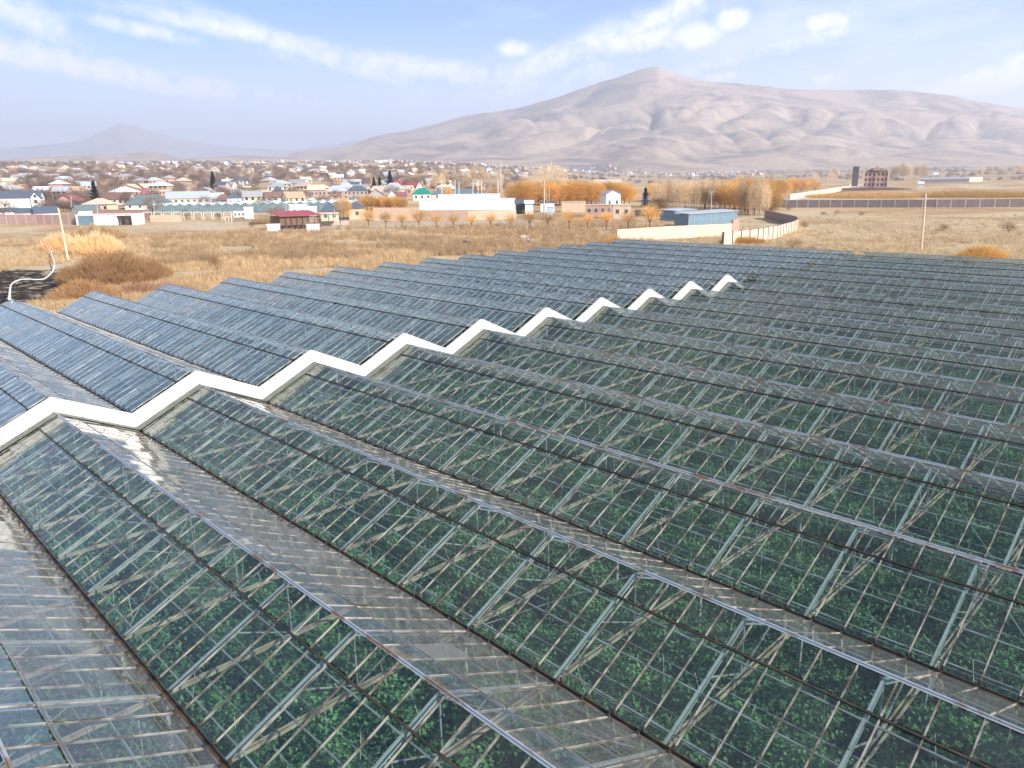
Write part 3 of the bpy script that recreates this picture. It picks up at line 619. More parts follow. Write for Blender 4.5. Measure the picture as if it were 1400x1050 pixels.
def tree(kind, p, s, label, group=None, name=None, cat='tree', sxy=1.0):
    TRC[0] += 1; cr, tk = K[kind][TRC[0] % len(K[kind])]
    e = empty(name or {'row': 'willow_tree', 'willow': 'willow_tree', 'olive': 'bare_tree', 'bare': 'bare_tree', 'poplar': 'poplar_tree', 'palebig': 'poplar_tree', 'shrub': 'shrub', 'fir': 'spruce_tree'}[kind], p, random.uniform(0, 6.28), label, cat, group)
    e.scale = (s*sxy, s*sxy, s); link('crown', cr, e); link('trunk', tk, e); return e

# the row of small willows at the field's edge
ROWX = [504, 528, 550, 573, 597, 620, 645, 671, 698, 724, 749, 778, 803, 829, 859, 888]
for k, x in enumerate(ROWX):
    p = gpos(x, 311.5+3.0*(k/15)); big = {3: 1.35, 0: 1.3, 15: 1.55, 14: 1.15, 11: 1.2, 9: 1.15}.get(k, 1.0)
    lab = ('leftmost small willow of the row along the dry field, beside the pavilion' if k == 0 else 'largest willow at the right end of the row along the dry field' if k == 15 else
           'small willow in the field row, %s' % (['', 'second from the left', 'third from the left', 'fourth and fuller, olive gold', 'fifth from the left', 'sixth from the left', 'seventh from the left', 'eighth from the left',
           'ninth from the left, half way along', 'eighth from the right', 'near the two wires pole, sixth from the right', 'fifth from the right, right of the blue box', 'fourth from the right', 'third from the right', 'second from the right'] [k]))
    tree('row', p, big*random.uniform(.85, 1.05)*1.12, lab, 'small willows in a row along the dry field')
# lone golden willow by the blue roofed house
tree('willow', gpos(470, 301), .92, 'round golden willow standing in front of the house with blue roofs', sxy=.9)
# golden willows in mass
def many(kind, specs, label, group, s0=.8, s1=1.1, sxy=1.0, **k):
    for (xa, ya, xb, yb, n) in specs:
        for q in range(n):
            t = (q+random.uniform(.2, .8))/n; x = xa+(xb-xa)*t; y = ya+(yb-ya)*t+random.uniform(-.8, .8); sd_ = (', left end', ', left half', ', right half', ', right end')[int(t*3.99)]
            tree(kind, gpos(x, y), random.uniform(s0, s1), label+sd_, group+sd_, sxy=sxy, **k)
many('willow', [(700, 281, 780, 281, 14), (775, 281, 862, 280, 14), (720, 277, 860, 276, 14)], 'golden willow in the dense line behind the low yard walls', 'golden willows behind the yards', 1.15, 1.45)
many('willow', [(495, 286, 555, 287, 12)], 'golden willow clipped into the hedge behind the cream wall', 'golden willow hedge', .6, .72)
many('willow', [(1000, 268, 1120, 262, 13), (985, 274, 1065, 270, 9), (1010, 291, 1052, 295, 5), (950, 278, 1045, 280, 10), (985, 287, 1030, 290, 6), (890, 276, 1000, 274, 16), (960, 284, 1050, 286, 10), (1000, 264, 1110, 259, 16), (1010, 272, 1075, 268, 12)], 'golden willow in the grove behind the blue steel sheds', 'golden willows of the right grove', 1.15, 1.5)
many('willow', [(600, 273, 700, 272, 3)], 'golden willow end of the line behind the long white wall', 'golden willows behind the long white wall', .8, .9)
many('poplar', [(890, 283, 985, 282, 15), (920, 288, 1010, 287, 18), (1010, 292, 1050, 298, 6)], 'pale bare poplar in the grove behind the blue sheds', 'pale poplars of the right grove', .85, 1.1)
many('olive', [(892, 290, 912, 290, 3), (1050, 296, 1062, 285, 3)], 'brown bare tree at the edge of the golden grove', 'brown trees of the grove edge', .8, 1.0)
many('poplar', [(1215, 247, 1268, 246, 12)], 'tall grey bare poplar in the clump right of the brick villa', 'tall poplars beside the villa', 1.7, 2.3, name='poplar_tree')
many('poplar', [(1000, 251, 1070, 250, 7), (590, 262, 700, 262, 12)], 'faint tall bare poplar far behind the golden trees', 'faint far poplars', 1.0, 1.5)
many('poplar', [(1130, 245, 1165, 245, 3), (1330, 243, 1400, 241, 9)], 'faint grey tree on the far plain at the right', 'far grey trees', 1.1, 1.7)
tree('palebig', gpos(755, 266), 1.9, 'wide pale bare tree rising above the golden willow line', sxy=1.0)
for x, y, s, l in ((132, 282, 1.35, 'dark spruce left of the blue hip roofed hall'), (293, 262, 1.6, 'small dark spruce far in the village, behind the long pale blue roof'), (882, 284, 1.05, 'dark spruce behind the red roofed white gatehouse'),
                (512, 266, 1.2, 'dark narrow evergreen left of the pink roofed house'), (520, 265, 1.2, 'dark evergreen just left of the pale hip roof'), (534, 262, 1.6, 'broad dark evergreen behind the pale hip roof')):
    tree('fir', gpos(x, y), s, l)
tree('bare', gpos(640, 268), .9, 'dark round tree behind the long teal roof')
# shrubs of the dry pasture
for x, y, s, l in ((1378, 319, 1.5, 'dark bare shrub near the right edge of the pasture'), (1290, 316, 1.0, 'small brown shrub right of the leaning pole'), (1125, 295, .9, 'low dark shrub below the dark wall, leftmost'), (1144, 294, 1.0, 'low brown shrub second from the left under the dark wall'),
                  (1178, 296, 1.0, 'spindly shrub below the middle of the dark wall'), (1083, 343, 1.3, 'thin leafless sapling at the greenhouse edge below the curved wall'), (1110, 344, .7, 'tiny sapling beside the thin sapling'), (1100, 312, 1.0, 'flat brown shrub at the bend of the curved wall'),
                  (1060, 290, 1.6, 'grey brown shrub where the dark wall begins'), (1078, 288, 1.3, 'second grey brown shrub where the dark wall begins'), (300, 300, 1.6, 'brown shrub left of the small goal frame'), (345, 312, 1.1, 'olive shrub near the red roofed barn')):
    tree('shrub', gpos(x, y), s, l, cat='shrub')
for x, y, s, l in ((383, 297, .60, 'purple brown bush left of the white flat roofed house'), (372, 296, .52, 'purple brown bush beside the small white block'), (255, 299, .5, 'dark bare bush below the distant greenhouse')):
    tree('bare', gpos(x, y), s, l, cat='bush', name='bush', sxy=1.2)
# big brown shrub and reeds beside the near greenhouse corner
def bush(name, p, rx, ry, h, n, w, l, mat, label, seed, rz=0, lean=(0, 0)):
    rg = random.Random(seed); v, f = [], []
    for k in range(n):
        a = rg.uniform(0, 6.283); r = math.sqrt(rg.random()); x, y = math.cos(a)*r*rx, math.sin(a)*r*ry
        top = h*(1-r*r*.75)*(.72+.4*float(perlin(np.array(x*.5+seed), np.array(y*.5))))
        z = top*rg.random()**.6; d = Vector((rg.gauss(0, .4)+x/rx*.5+lean[0], rg.gauss(0, .4)+y/ry*.5+lean[1], 1)).normalized(); s = d.cross(Vector((rg.gauss(0, 1), rg.gauss(0, 1), 0))).normalized()*w; L_ = l*rg.uniform(.5, 1.3); n0 = len(v); c = Vector((x, y, z-.15))
        v += [c-s/2, c+s/2, c+d*L_+s*.1, c+d*L_-s*.1]; f.append((n0, n0+1, n0+2, n0+3))
    o = link(name, mesh_of(name, v, f, mat)); o.location = p; o.rotation_euler = (0, 0, rz); return tag(o, label, 'bush')
RZ = -YAW
bush('shrub', gpos(160, 386), 7.8, 8.0, 5.6, 26000, .05, .9, BROWNB, 'huge rounded brown shrub beside the corner of the near greenhouse', 3, RZ)
bush('shrub', gpos(118, 411), 4.4, 3.4, 3.2, 9000, .05, .8, BROWNB, 'lower brown shrub spilling in front of the huge shrub at the greenhouse corner', 4, RZ)
bush('shrub', gpos(205, 402), 6, 3, 2.0, 6000, .05, .7, twmat('pinkish_shrub_twigs', (0.58, 0.36, 0.22), (0.45, 0.27, 0.16)), 'pinkish brown scrub between two near greenhouse gables', 5, RZ)
bush('reed_clump', gpos(132, 347), 5.0, 6.0, 5.6, 8000, .10, 1.3, REED, 'tall pale straw reed clump right of the leaning pole', 6, RZ)
bush('reed_clump', gpos(83, 342), 3.8, 5.0, 4.4, 5000, .10, 1.2, REED, 'pale straw reed clump left of and behind the leaning pole', 7, RZ)
bush('reed_clump', gpos(132, 326), 9.0, 6, 4.4, 8000, .11, 1.2, REED, 'wide straw reeds behind the tall clump, below the garages', 8, RZ)
bush('reed_clump', gpos(108, 348), 1.7, 2.6, 3.4, 2500, .05, 1.1, OLIVE, 'added dark stems filling the shaded gap between the two straw reed clumps', 9, RZ)  # dark clump added to give the gap between the reeds its shade
bush('shrub', gpos(1341, 356), 4.0, 2.0, 2.6, 5000, .04, 1.3, ORANGE, 'windswept golden bush at the far edge of the greenhouse, right', 10, RZ, (.8*math.cos(YAW), .5))
bush('shrub', gpos(838, 334), 2.0, 1.6, 2.4, 2500, .04, .9, ORANGE, 'small orange bush at the low end of the cream wall', 11, RZ)
bush('shrub', gpos(1015, 334), 5, 1.2, 2.0, 3500, .04, .9, ORANGE, 'orange scrub at the foot of the panel wall', 12, RZ)
bush('reed_clump', gpos(364, 306), 6, 3, 2.5, 4500, .07, 1.2, REED, 'straw coloured reeds left of the red roofed barn', 13, RZ)
bush('hedge_line', gpos(293, 362), .8, 11, 1.5, 4500, .04, .7, OLIVE, 'ragged dark line of dry weeds crossing the field towards the greenhouse', 14, math.atan2(*(gpos(316, 384)-gpos(280, 345))[1::-1])-math.pi/2)
for k, (xa, xb, y, h, lb) in enumerate(((1108, 1250, 270, 3.2, 'band of straw gold reeds behind the dark wall, left half'), (1250, 1400, 269, 4.2, 'band of straw gold reeds behind the dark wall, right half'), (1400, 1520, 268, 4.0, 'straw gold reeds behind the dark wall past the right edge'))):
    a, b = gpos(xa, y), gpos(xb, y+1); c = (a+b)/2; L_ = np.linalg.norm(a-b)
    bush('reed_bed', c, L_*.55, 16, h, 9000, .16, 2.4, twmat('gold_reed', (0.60, 0.40, 0.17), (0.48, 0.30, 0.12)), lb, 20+k, math.atan2(b[1]-a[1], b[0]-a[0]))
a, b = gpos(1130, 262), gpos(1245, 259); bush('hedge', (a+b)/2, np.linalg.norm(a-b)*.52, 7, 3.5, 6000, .2, 1.8, PURP, 'dark brown hedge in front of the brick villa', 31, math.atan2(b[1]-a[1], b[0]-a[0]))

# field grass
def tuft(n, h, w, mat, seed, rad=.45):
    v, f = blades(n, rad, h, w, .7, random.Random(seed)); return mesh_of('tuft', v, f, mat)
STRAW = twmat('dry_grass', (0.70, 0.51, 0.30), (0.55, 0.39, 0.22)); PALEG = twmat('pale_dry_grass', (0.68, 0.55, 0.36), (0.57, 0.44, 0.27))
def field(name, n, xr, yr_, mat, h, w, thr, label, blocks=None, seed=1):
    rg = np.random.default_rng(seed); P, A, B_ = [], [], []
    xs = rg.uniform(*xr, n*3); r = 1/np.sqrt(rg.uniform(1/yr_[1]**2, 1/yr_[0]**2, n*3))
    b = xs; th_ = YAW+np.arctan((b-700)*math.cos(PITCH)/F); x = r*np.sin(th_); y = r*np.cos(th_); z = near_z(x, y)
    d = fbm(x/14+seed, y/14, 4); burn = np.hypot(((x-BURN[0])*math.cos(BURN_ANG)-(y-BURN[1])*math.sin(BURN_ANG))/BURN_A, ((x-BURN[0])*math.sin(BURN_ANG)+(y-BURN[1])*math.cos(BURN_ANG))/BURN_B)
    ok = (d > thr) & ~((x > -76) & (x < 14) & (y > -15) & (y < 102)) & (burn > 1.05)
    idx = np.nonzero(ok)[0][:n]
    scatter(name, np.c_[x, y, z][idx], rg.uniform(0, 6.28, len(idx)), rg.uniform(.6, 1.5, len(idx))*(1+.5*np.clip(d[idx], 0, 1)), tuft(16, h, w, mat, seed), label, 'grass')
field('dry_grass', 26000, (-100, 830), (75, 265), STRAW, .75, .05, -.35, 'dry golden brown grass and weeds covering the field', seed=2)
field('pale_grass', 12000, (880, 1500), (110, 330), PALEG, .55, .06, -.25, 'pale dry grass of the pasture at the right', seed=3)
field('brown_weeds', 9000, (200, 900), (150, 262), twmat('weed_stems', (0.52, 0.37, 0.22), (0.40, 0.27, 0.16)), 1.0, .045, -.1, 'taller brown dry weeds in the middle of the field', seed=4)
# ------------------------------------------------------------------ buildings
def cmat(name, a, b=None, rough=.8, sc=1.2): return simple(name, a, b or tuple(q*.8 for q in a), sc, rough, lo=.4, hi=.7)
HW = {'white': cmat('white_render', (.78, .76, .73)), 'cream': cmat('cream_render', (.66, .52, .37)), 'stone': cmat('tuff_stone', (.46, .34, .26), (.34, .25, .20)), 'grey': cmat('grey_render', (.42, .38, .35)),
      'pink': cmat('pink_tuff', (.50, .31, .24)), 'brown': cmat('brown_wood', (.20, .12, .08)), 'dark': cmat('dark_wall', (.10, .08, .075)), 'peach': cmat('peach_render', (.70, .50, .36))}
HR = {'blue': cmat('dark_blue_sheet', (.10, .12, .155), rough=.5), 'teal': cmat('teal_sheet', (.14, .185, .185), rough=.5), 'ltblue': cmat('pale_blue_sheet', (.43, .46, .47), rough=.5), 'red': cmat('red_sheet', (.38, .07, .07), rough=.5),
      'pinkr': cmat('faded_pink_roof', (.50, .38, .35)), 'brownr': cmat('brown_roof', (.22, .12, .09)), 'creamr': cmat('cream_roof', (.62, .50, .38)), 'green': cmat('green_roof', (.01, .23, .15), rough=.5), 'slate': cmat('grey_slate', (.34, .34, .34)),
      'whiter': cmat('white_sheet', (.75, .75, .74), rough=.5), 'maroon': cmat('maroon_roof', (.27, .10, .10)), 'orange': cmat('rust_orange_roof', (.48, .33, .20)), 'steelblue': cmat('steel_blue_sheet', (.16, .25, .32), rough=.45)}
WIN = simple('window_glass', (.03, .035, .045), (.05, .06, .07), 3, .15); FRAME = simple('window_frame_paint', (.7, .7, .68), None, 3, .5)
def gable_roof(w, d, h, z, o, th=.14, axis='x', asym=0):
    """two slabs meeting at a ridge, plus nothing else"""
    if axis == 'y': w, d = d, w
    hh = h*(1+2*o/d); v, f = [], []
    for s in (-1, 1):
        n0 = len(v); y0 = s*(d/2+o); zr_ = z+h; ze_ = z-h*2*o/d
        for x in (-w/2-o, w/2+o): v += [(x, y0, ze_), (x, 0, zr_), (x, 0, zr_+th), (x, y0, ze_+th)]
        f += [(n0, n0+1, n0+2, n0+3), (n0+7, n0+6, n0+5, n0+4), (n0, n0+4, n0+5, n0+1), (n0+3, n0+2, n0+6, n0+7), (n0, n0+3, n0+7, n0+4)]
    if axis == 'y': v = [(-y, x, z_) for x, y, z_ in v]
    return v, f
def hip_roof(w, d, h, z, o, th=.12):
    a, b = w/2+o, d/2+o; r = max(w-d, 0)/2*.9; 
    v = [(-a, -b, z-.1), (a, -b, z-.1), (a, b, z-.1), (-a, b, z-.1), (-a, -b, z-.1+th), (a, -b, z-.1+th), (a, b, z-.1+th), (-a, b, z-.1+th), (-r, 0, z+h), (r, 0, z+h)]
    if w < d: r = (d-w)/2*.9; v[8] = (0, -r, z+h); v[9] = (0, r, z+h); f2 = [(4, 5, 8), (5, 6, 9, 8), (6, 7, 9), (7, 4, 8, 9)]
    else: f2 = [(4, 5, 9, 8), (5, 6, 9), (6, 7, 8, 9), (7, 4, 8)]
    return v, [(3, 2, 1, 0), (0, 1, 5, 4), (1, 2, 6, 5), (2, 3, 7, 6), (3, 0, 4, 7)]+f2
def building(name, p, w, d, h, rt, rh, wall, roof, label=None, cat='house', rot=0, wins=None, group=None, o=.5, axis='x', chimney=False, door=None, side=None, wsz=(1.1, 1.4), frames=True):
    face = math.atan2(p[0]-CAM[0], p[1]-CAM[1]); rz = -face+rot
    e = empty(name, p, rz, label, cat, group)
    m = MB().box(-w/2, w/2, -d/2, d/2, -1.5, h)
    if rt == 'gable':
        n = len(m.v)
        if axis == 'x': m.add([(-w/2, -d/2, h), (-w/2, d/2, h), (-w/2, 0, h+rh-.01), (w/2, -d/2, h), (w/2, d/2, h), (w/2, 0, h+rh-.01)], [(0, 2, 1), (3, 4, 5), (0, 3, 5, 2), (1, 2, 5, 4)])
        else: m.add([(-w/2, -d/2, h), (w/2, -d/2, h), (0, -d/2, h+rh-.01), (-w/2, d/2, h), (w/2, d/2, h), (0, d/2, h+rh-.01)], [(0, 1, 2), (3, 5, 4), (0, 2, 5, 3), (1, 4, 5, 2)])
    m.build('wall', HW[wall], e)
    r = MB()
    if rt == 'gable': r.add(*gable_roof(w, d, rh, h+.02, o, axis=axis))
    elif rt == 'hip': r.add(*hip_roof(w, d, rh, h, o))
    elif rt == 'shed': v = boxv(-w/2-o, w/2+o, -d/2-o, d/2+o, h, h+.15); v = [(a, b, c+(rh if b > 0 else 0)) for a, b, c in v]; r.add(v, BOXF)
    else: r.box(-w/2-o*.4, w/2+o*.4, -d/2-o*.4, d/2+o*.4, h, h+rh)
    ro_ = r.build('roof', HR.get(roof) or HW[roof], e)
    if chimney: MB().box(w*.2, w*.2+.7, .5, 1.2, h+rh*.3, h+rh+.9).build('chimney', HW['pink'], ro_)
    fr_list = []
    for (cx_, cz, ww, wh) in (wins or []):
        fr_list.append((cx_, -d/2, cz, ww, wh, 0))
    for (cy_, cz, ww, wh, sd_) in (side or []):
        fr_list.append((sd_*w/2, cy_, cz, ww, wh, 1))
    for (a, b, cz, ww, wh, k) in fr_list:
        if k == 0: wn = MB().box(a-ww/2, a+ww/2, b-.03, b+.05, cz-wh/2, cz+wh/2)
        else: s_ = 1 if a > 0 else -1; wn = MB().box(min(a, a+s_*.03)-.02, max(a, a+s_*.03), b-ww/2, b+ww/2, cz-wh/2, cz+wh/2)
        wo = wn.build('window', WIN, e)
        if frames and k == 0:
            q = MB().box(a-ww/2-.08, a+ww/2+.08, b-.08, b-.035, cz+wh/2, cz+wh/2+.1).box(a-ww/2-.12, a+ww/2+.12, b-.14, b-.035, cz-wh/2-.1, cz-wh/2).box(a-ww/2-.08, a-ww/2, b-.08, b-.035, cz-wh/2, cz+wh/2).box(a+ww/2, a+ww/2+.08, b-.08, b-.035, cz-wh/2, cz+wh/2).box(a-.03, a+.03, b-.06, b-.032, cz-wh/2, cz+wh/2)
            q.build('frame', FRAME, wo)
    if door: a, ww, wh = door; MB().box(a-ww/2, a+ww/2, -d/2-.06, -d/2+.05, 0, wh).build('door', HW['brown'], e)
    return e
def B2(name, x0, x1, yb, ye, yr, rt, wall, roof, label, d=None, rot=0, nw=0, rows=1, cat='house', dist=None, wb=1.0, **k):
    """a building from where it stands: its ground spot, its width and the heights of eaves and ridge"""
    p = at((x0+x1)/2, dist) if dist else gpos((x0+x1)/2, yb); s = px2m(p); w = (x1-x0)*s; base = (pr(p)[1])
    h = max(2.0, (base-ye)*s); rh = max(.3, (ye-yr)*s*1.0); d = d or max(6, w*.6)
    wn = []
    for r_ in range(rows):
        for q in range(nw): wn.append((-w/2+w*(q+.5)/nw, h*(r_+.55)/rows, min(1.2, w/nw*.45)*wb, min(1.5, h/rows*.45)*wb))
    return building(name, p+(np.array([p[0], p[1], 0])/np.hypot(p[0], p[1]))*d/2, w, d, h, rt, rh, wall, roof, label, rot=rot, wins=wn, cat=cat, **k)
# the white house at the left
p = gpos(33, 288); s = px2m(p)
e = building('house', p, 17.5, 10, 6.4, 'gable', 3.0, 'white', 'blue', 'large white house with dark blue roof and gabled end wing, at the left edge', rot=-.22, wins=[(7.0, 5.0, 1.3, 1.5), (7.0, 8.0 if False else 2.3, 1.2, 1.4), (-6.5, 3.0, 1.0, 1.5)], chimney=False, side=[(-2, 4.6, 1.2, 2.2, -1), (2, 4.6, 1.2, 2.2, -1), (0, 2.0, 2, 2.4, -1)])
w_ = MB().box(5.0, 9.0, -6.2, 0, -1, 6.2).add([(5.0, -6.2, 6.2), (9.0, -6.2, 6.2), (7.0, -6.2, 8.6), (5.0, 0, 6.2), (9.0, 0, 6.2), (7.0, 0, 8.6)], [(0, 1, 2), (3, 5, 4), (0, 2, 5, 3), (1, 4, 5, 2)]).build('gable_wing', HW['white'], e)
MB().add([(a+7, b-3.1, c) for a, b, c in gable_roof(4.0, 6.2, 2.4, 6.22, .3, axis='y')[0]], gable_roof(4.0, 6.2, 2.4, 6.22, .3, axis='y')[1]).build('wing_roof', HR['blue'], w_)
MB().tube([(7, -6.26, 6.9), (7, -6.16, 6.9)], .7, 14).build('round_window', WIN, w_); MB().box(6.3, 7.7, -6.26, -6.16, 3.6, 5.1).build('wing_window', WIN, w_)
B2('house', 0, 30, 279, 271, 266, 'gable', 'cream', 'slate', 'low cream house half hidden behind the big white house', dist=560)
B2('shed', -25, 22, 296, 291.5, 287, 'gable', 'white', 'blue', 'leftmost long low shed with dark blue roof behind the panel wall', d=9, cat='shed', rot=.05)
B2('shed', 24, 50, 297, 293.5, 288, 'gable', 'white', 'blue', 'middle low shed with dark blue roof behind the panel wall', d=8, cat='shed', rot=.05)
B2('shed', 50, 78, 297, 294, 286.5, 'gable', 'white', 'blue', 'right low shed with dark blue roof behind the panel wall', d=8, cat='shed', rot=.05)
B2('shed', 103, 133, 293, 287, 281, 'gable', 'white', 'teal', 'small white shed with teal roof behind the white garages', d=6, cat='shed', rot=.5)
B2('hall', 175, 236, 286, 279, 267, 'hip', 'white', 'teal', 'wide single storey hall with dark blue green hip roof', nw=5, cat='hall', o=1.0)
B2('house', 168, 200, 281, 276, 268, 'gable', 'cream', 'maroon', 'cream house with pale and maroon roof behind the teal hip hall', rot=.3, dist=560)
B2('house', 232, 286, 280, 271, 262.5, 'gable', 'cream', 'ltblue', 'long cream building with pale blue sheet roof and seven windows', nw=7, rot=-.05, d=12)
B2('house', 288, 306, 279, 271, 264, 'gable', 'white', 'ltblue', 'small white house between the long pale blue roof and the brown roof', nw=2)
B2('house', 296, 318, 282, 274, 266, 'hip', 'brown', 'brownr', 'brown timber house with wide brown roof', nw=3)
B2('house', 312, 331, 283, 271, 264, 'hip', 'white', 'blue', 'white walled house with dark blue hip roof beside the brown timber house', nw=2)
B2('house', 373, 388, 270, 262, 255, 'hip', 'cream', 'blue', 'cream cube house with blue hip roof above the distant greenhouse', nw=2, axis='x')
B2('house', 352, 368, 272, 264, 260, 'flat', 'peach', 'creamr', 'peach flat roofed house above the distant greenhouse', nw=2)
B2('house', 420, 446, 270, 260, 253, 'hip', 'stone', 'creamr', 'stone house with cream hip roof', nw=5, rows=1)
B2('house', 447, 477, 272, 262, 254, 'hip', 'pink', 'ltblue', 'two storey pink house with pale teal roof', nw=4, rows=2)
B2('house', 462, 484, 268, 257, 250, 'hip', 'cream', 'ltblue', 'cream house with pale green hip roof behind the pink house', nw=2, dist=520)
B2('house', 476, 504, 275, 261, 254.5, 'hip', 'stone', 'blue', 'two storey stone house with dark navy hip roof', nw=5, rows=2)
B2('house', 503, 526, 275, 267, 259, 'gable', 'grey', 'brownr', 'grey brown gabled house left of the pink roof', axis='y', nw=2)
B2('house', 515, 540, 274, 266, 259, 'gable', 'pink', 'pinkr', 'house with faded pink and white roof', rot=.3, nw=3)
B2('house', 524, 553, 269, 259, 250.5, 'hip', 'cream', 'ltblue', 'large cream house with pale hip roof above the pink roof', nw=4, rows=1, dist=500)
B2('house', 531, 543, 277, 268, 261, 'gable', 'white', 'maroon', 'narrow white house with tall white gable and red roof', axis='y', nw=2)
B2('house', 543, 556, 276, 268, 263, 'gable', 'pink', 'maroon', 'red brown barn beside the narrow white house', nw=3)
B2('house', 565, 590, 274, 265.5, 257.5, 'hip', 'white', 'green', 'white house with bright green hip roof', nw=3, wsz=(1.6, 2))
B2('hall', 586, 665, 272, 265.5, 258.5, 'hip', 'white', 'teal', 'long white hall with dark teal roof and a row of dark windows', nw=10, d=14, cat='hall')
B2('house', 590, 620, 262, 255, 248, 'gable', 'pink', 'red', 'red roofed house behind the long teal hall', dist=700, nw=2)
B2('house', 612, 622, 260, 254, 249, 'gable', 'white', 'pinkr', 'tiny white gable beside the far red roof', dist=680, axis='y')
B2('wall_block', 600, 684, 283, 266.5, 266.2, 'flat', 'white', 'whiter', 'upper white wall block in front of the long teal hall', d=6, cat='building')
B2('wall_block', 574, 705, 287, 273.5, 273.2, 'flat', 'white', 'whiter', 'long low cream terrace building with pale parapet', d=8, cat='building')
B2('house', 440, 463, 302, 289, 277, 'hip', 'cream', 'blue', 'house with deep blue hip roof left of the golden willow', nw=2, d=8)
B2('house', 478, 500, 300, 285, 277, 'hip', 'peach', 'blue', 'cream house with slate blue roof right of the golden willow', nw=1, d=9)
B2('house', 398, 421, 301, 281, 280.6, 'flat', 'white', 'whiter', 'white flat roofed block behind the red roofed barn', nw=2, cat='building')
B2('house', 418, 434, 303, 284, 283.6, 'flat', 'white', 'whiter', 'smaller white block to the right behind the red roofed barn', nw=1, cat='building')
B2('shed', 335, 347, 299, 284.5, 284, 'flat', 'white', 'whiter', 'tall white box shed on the field edge', cat='shed', d=4)
B2('shed', 320, 335, 297, 290, 289.6, 'flat', 'white', 'whiter', 'low white box shed with three openings', cat='shed', nw=3, d=4)
B2('house', 823, 845, 290, 266, 261, 'gable', 'white', 'slate', 'white house with grey roof among the golden willows', rot=.5, nw=2, axis='y')
B2('building', 838, 862, 299, 281.5, 281, 'flat', 'peach', 'creamr', 'cream flat roofed building with dark doorway', nw=2, d=10, cat='building')
B2('building', 801, 838, 296, 281, 280.6, 'flat', 'pink', 'creamr', 'low brownish building left of the cream flat roofed building', nw=4, cat='building')
B2('shed', 705, 719, 292, 279.5, 274, 'shed', 'dark', 'blue', 'dark roofed shed at the right end of the long white terrace', cat='shed', d=6)
B2('shed', 718, 729, 293, 279, 275, 'shed', 'white', 'whiter', 'white sloping shed right of the dark roofed shed', cat='shed', d=6)
B2('shed', 739, 758, 290, 278, 276, 'flat', 'white', 'blue', 'white shed with flat dark roof left of the power pole', cat='shed', d=6)
B2('building', 768, 800, 290, 276.8, 276.4, 'flat', 'peach', 'creamr', 'pale peach wall building right of the power pole', cat='building', d=6)
e = B2('gatehouse', 878, 887, 283, 266.5, 263, 'hip', 'white', 'red', 'narrow white gatehouse with red roof in front of the spruce', cat='gatehouse', nw=0, d=4)
# cream field wall and terraces below the long terrace building
def wallrun(name, pts, h, th, mat, label, cat='wall', pmat=None, pw=.25, step=3.0, ph=.1, panels=True, proud=.08, pstep=1, z=None):
    P = [np.array(q, float) for q in pts]; e = empty(name, P[0], 0, label, cat); O = P[0]
    pan, post = {}, None; pm = mesh_of('post', boxv(-pw/2, pw/2, -th/2-proud, th/2+proud, -.6, h+ph), BOXF, pmat or mat); c_ = 0
    for a, b in zip(P[:-1], P[1:]):
        L_ = np.linalg.norm((b-a)[:2]); n = max(1, int(round(L_/step))); ang = math.atan2(b[1]-a[1], b[0]-a[0]); l = L_/n
        key = round(l, 2)
        if key not in pan: pan[key] = mesh_of('panel', boxv(pw/2 if pmat else 0, l-(pw/2 if pmat else 0)-(0 if pmat else .02), -th/2, th/2, -.8, h), BOXF, mat)
        for k in range(n):
            q = a+(b-a)*k/n-O; o = link('panel', pan[key], e); o.location = q; o.rotation_euler = (0, 0, ang)
            if pmat: o = link('post', pm, e); o.location = q; o.rotation_euler = (0, 0, ang)
    if pmat: o = link('post', pm, e); o.location = P[-1]-O; o.rotation_euler = (0, 0, ang)
    return e
def gl(*q): return [gpos(x, y) for x, y in q]
wallrun('wall', gl((-30, 306.5), (50, 306.5), (107, 307.5)), 3.6, .2, cmat('pinkish_panel', (.40, .27, .24), (.33, .22, .20)), 'pinkish concrete panel wall with pale posts at the left', pmat=CONC, step=3.6)
wallrun('wall', gl((128, 300), (205, 300)), 4.0, .2, cmat('brown_pink_board', (.36, .22, .18)), 'brown board fence behind the white garages', step=2.5)
wallrun('wall', gl((206, 303.5), (248, 303.5)), 2.6, .25, HW['peach'], 'low peach wall below the distant greenhouse', step=4)
wallrun('wall', gl((511, 302), (574, 302)), 5.0, .3, HW['peach'], 'tall cream yard wall behind the willow row', step=4)
wallrun('wall', gl((574, 300), (640, 301), (706, 300)), 3.5, .3, HW['peach'], 'long peach terrace wall below the white terrace building', step=4)
wallrun('wall', gl((868, 296), (925, 297)), 2.6, .2, cmat('grey_purple_wall', (.22, .18, .18)), 'dark grey wall left of the blue sheds', step=3)
for k, (xa, xb, y) in enumerate(((574, 720, 304.5), (600, 730, 308), (510, 600, 307))):
    wallrun('kerb_wall', gl((xa, y), (xb, y)), .7, .4, CONC, ['upper', 'middle', 'left'][k]+' low terrace kerb in the yard behind the willow row', step=5)
CREAMW = cmat('cream_tuff_wall', (.72, .54, .41), (.62, .45, .33), sc=.5)
hw = (gpos(843, 331.5), gpos(905, 327), gpos(1000, 322))
wallrun('wall', hw, 3.0, .35, CREAMW, 'smooth cream wall rising to the right below the blue sheds', step=6)
e_ = wallrun('wall', (gpos(1000, 322), gpos(1008, 320)), 4.0, .5, HW['pink'], 'brown end pier of the smooth cream wall', step=5)
DPOST = cmat('dark_post', (.12, .09, .08))
c0 = gl((988, 336.5), (1035, 331), (1062, 325), (1084, 318), (1090.5, 313.5))
c1 = gl((1090.5, 313.5), (1088, 309), (1065, 303), (1045, 298))
wallrun('wall', c0, 2.9, .2, CREAMW, 'cream panel wall with dark posts curving away at the field edge', pmat=DPOST, step=3.6, pw=.35)
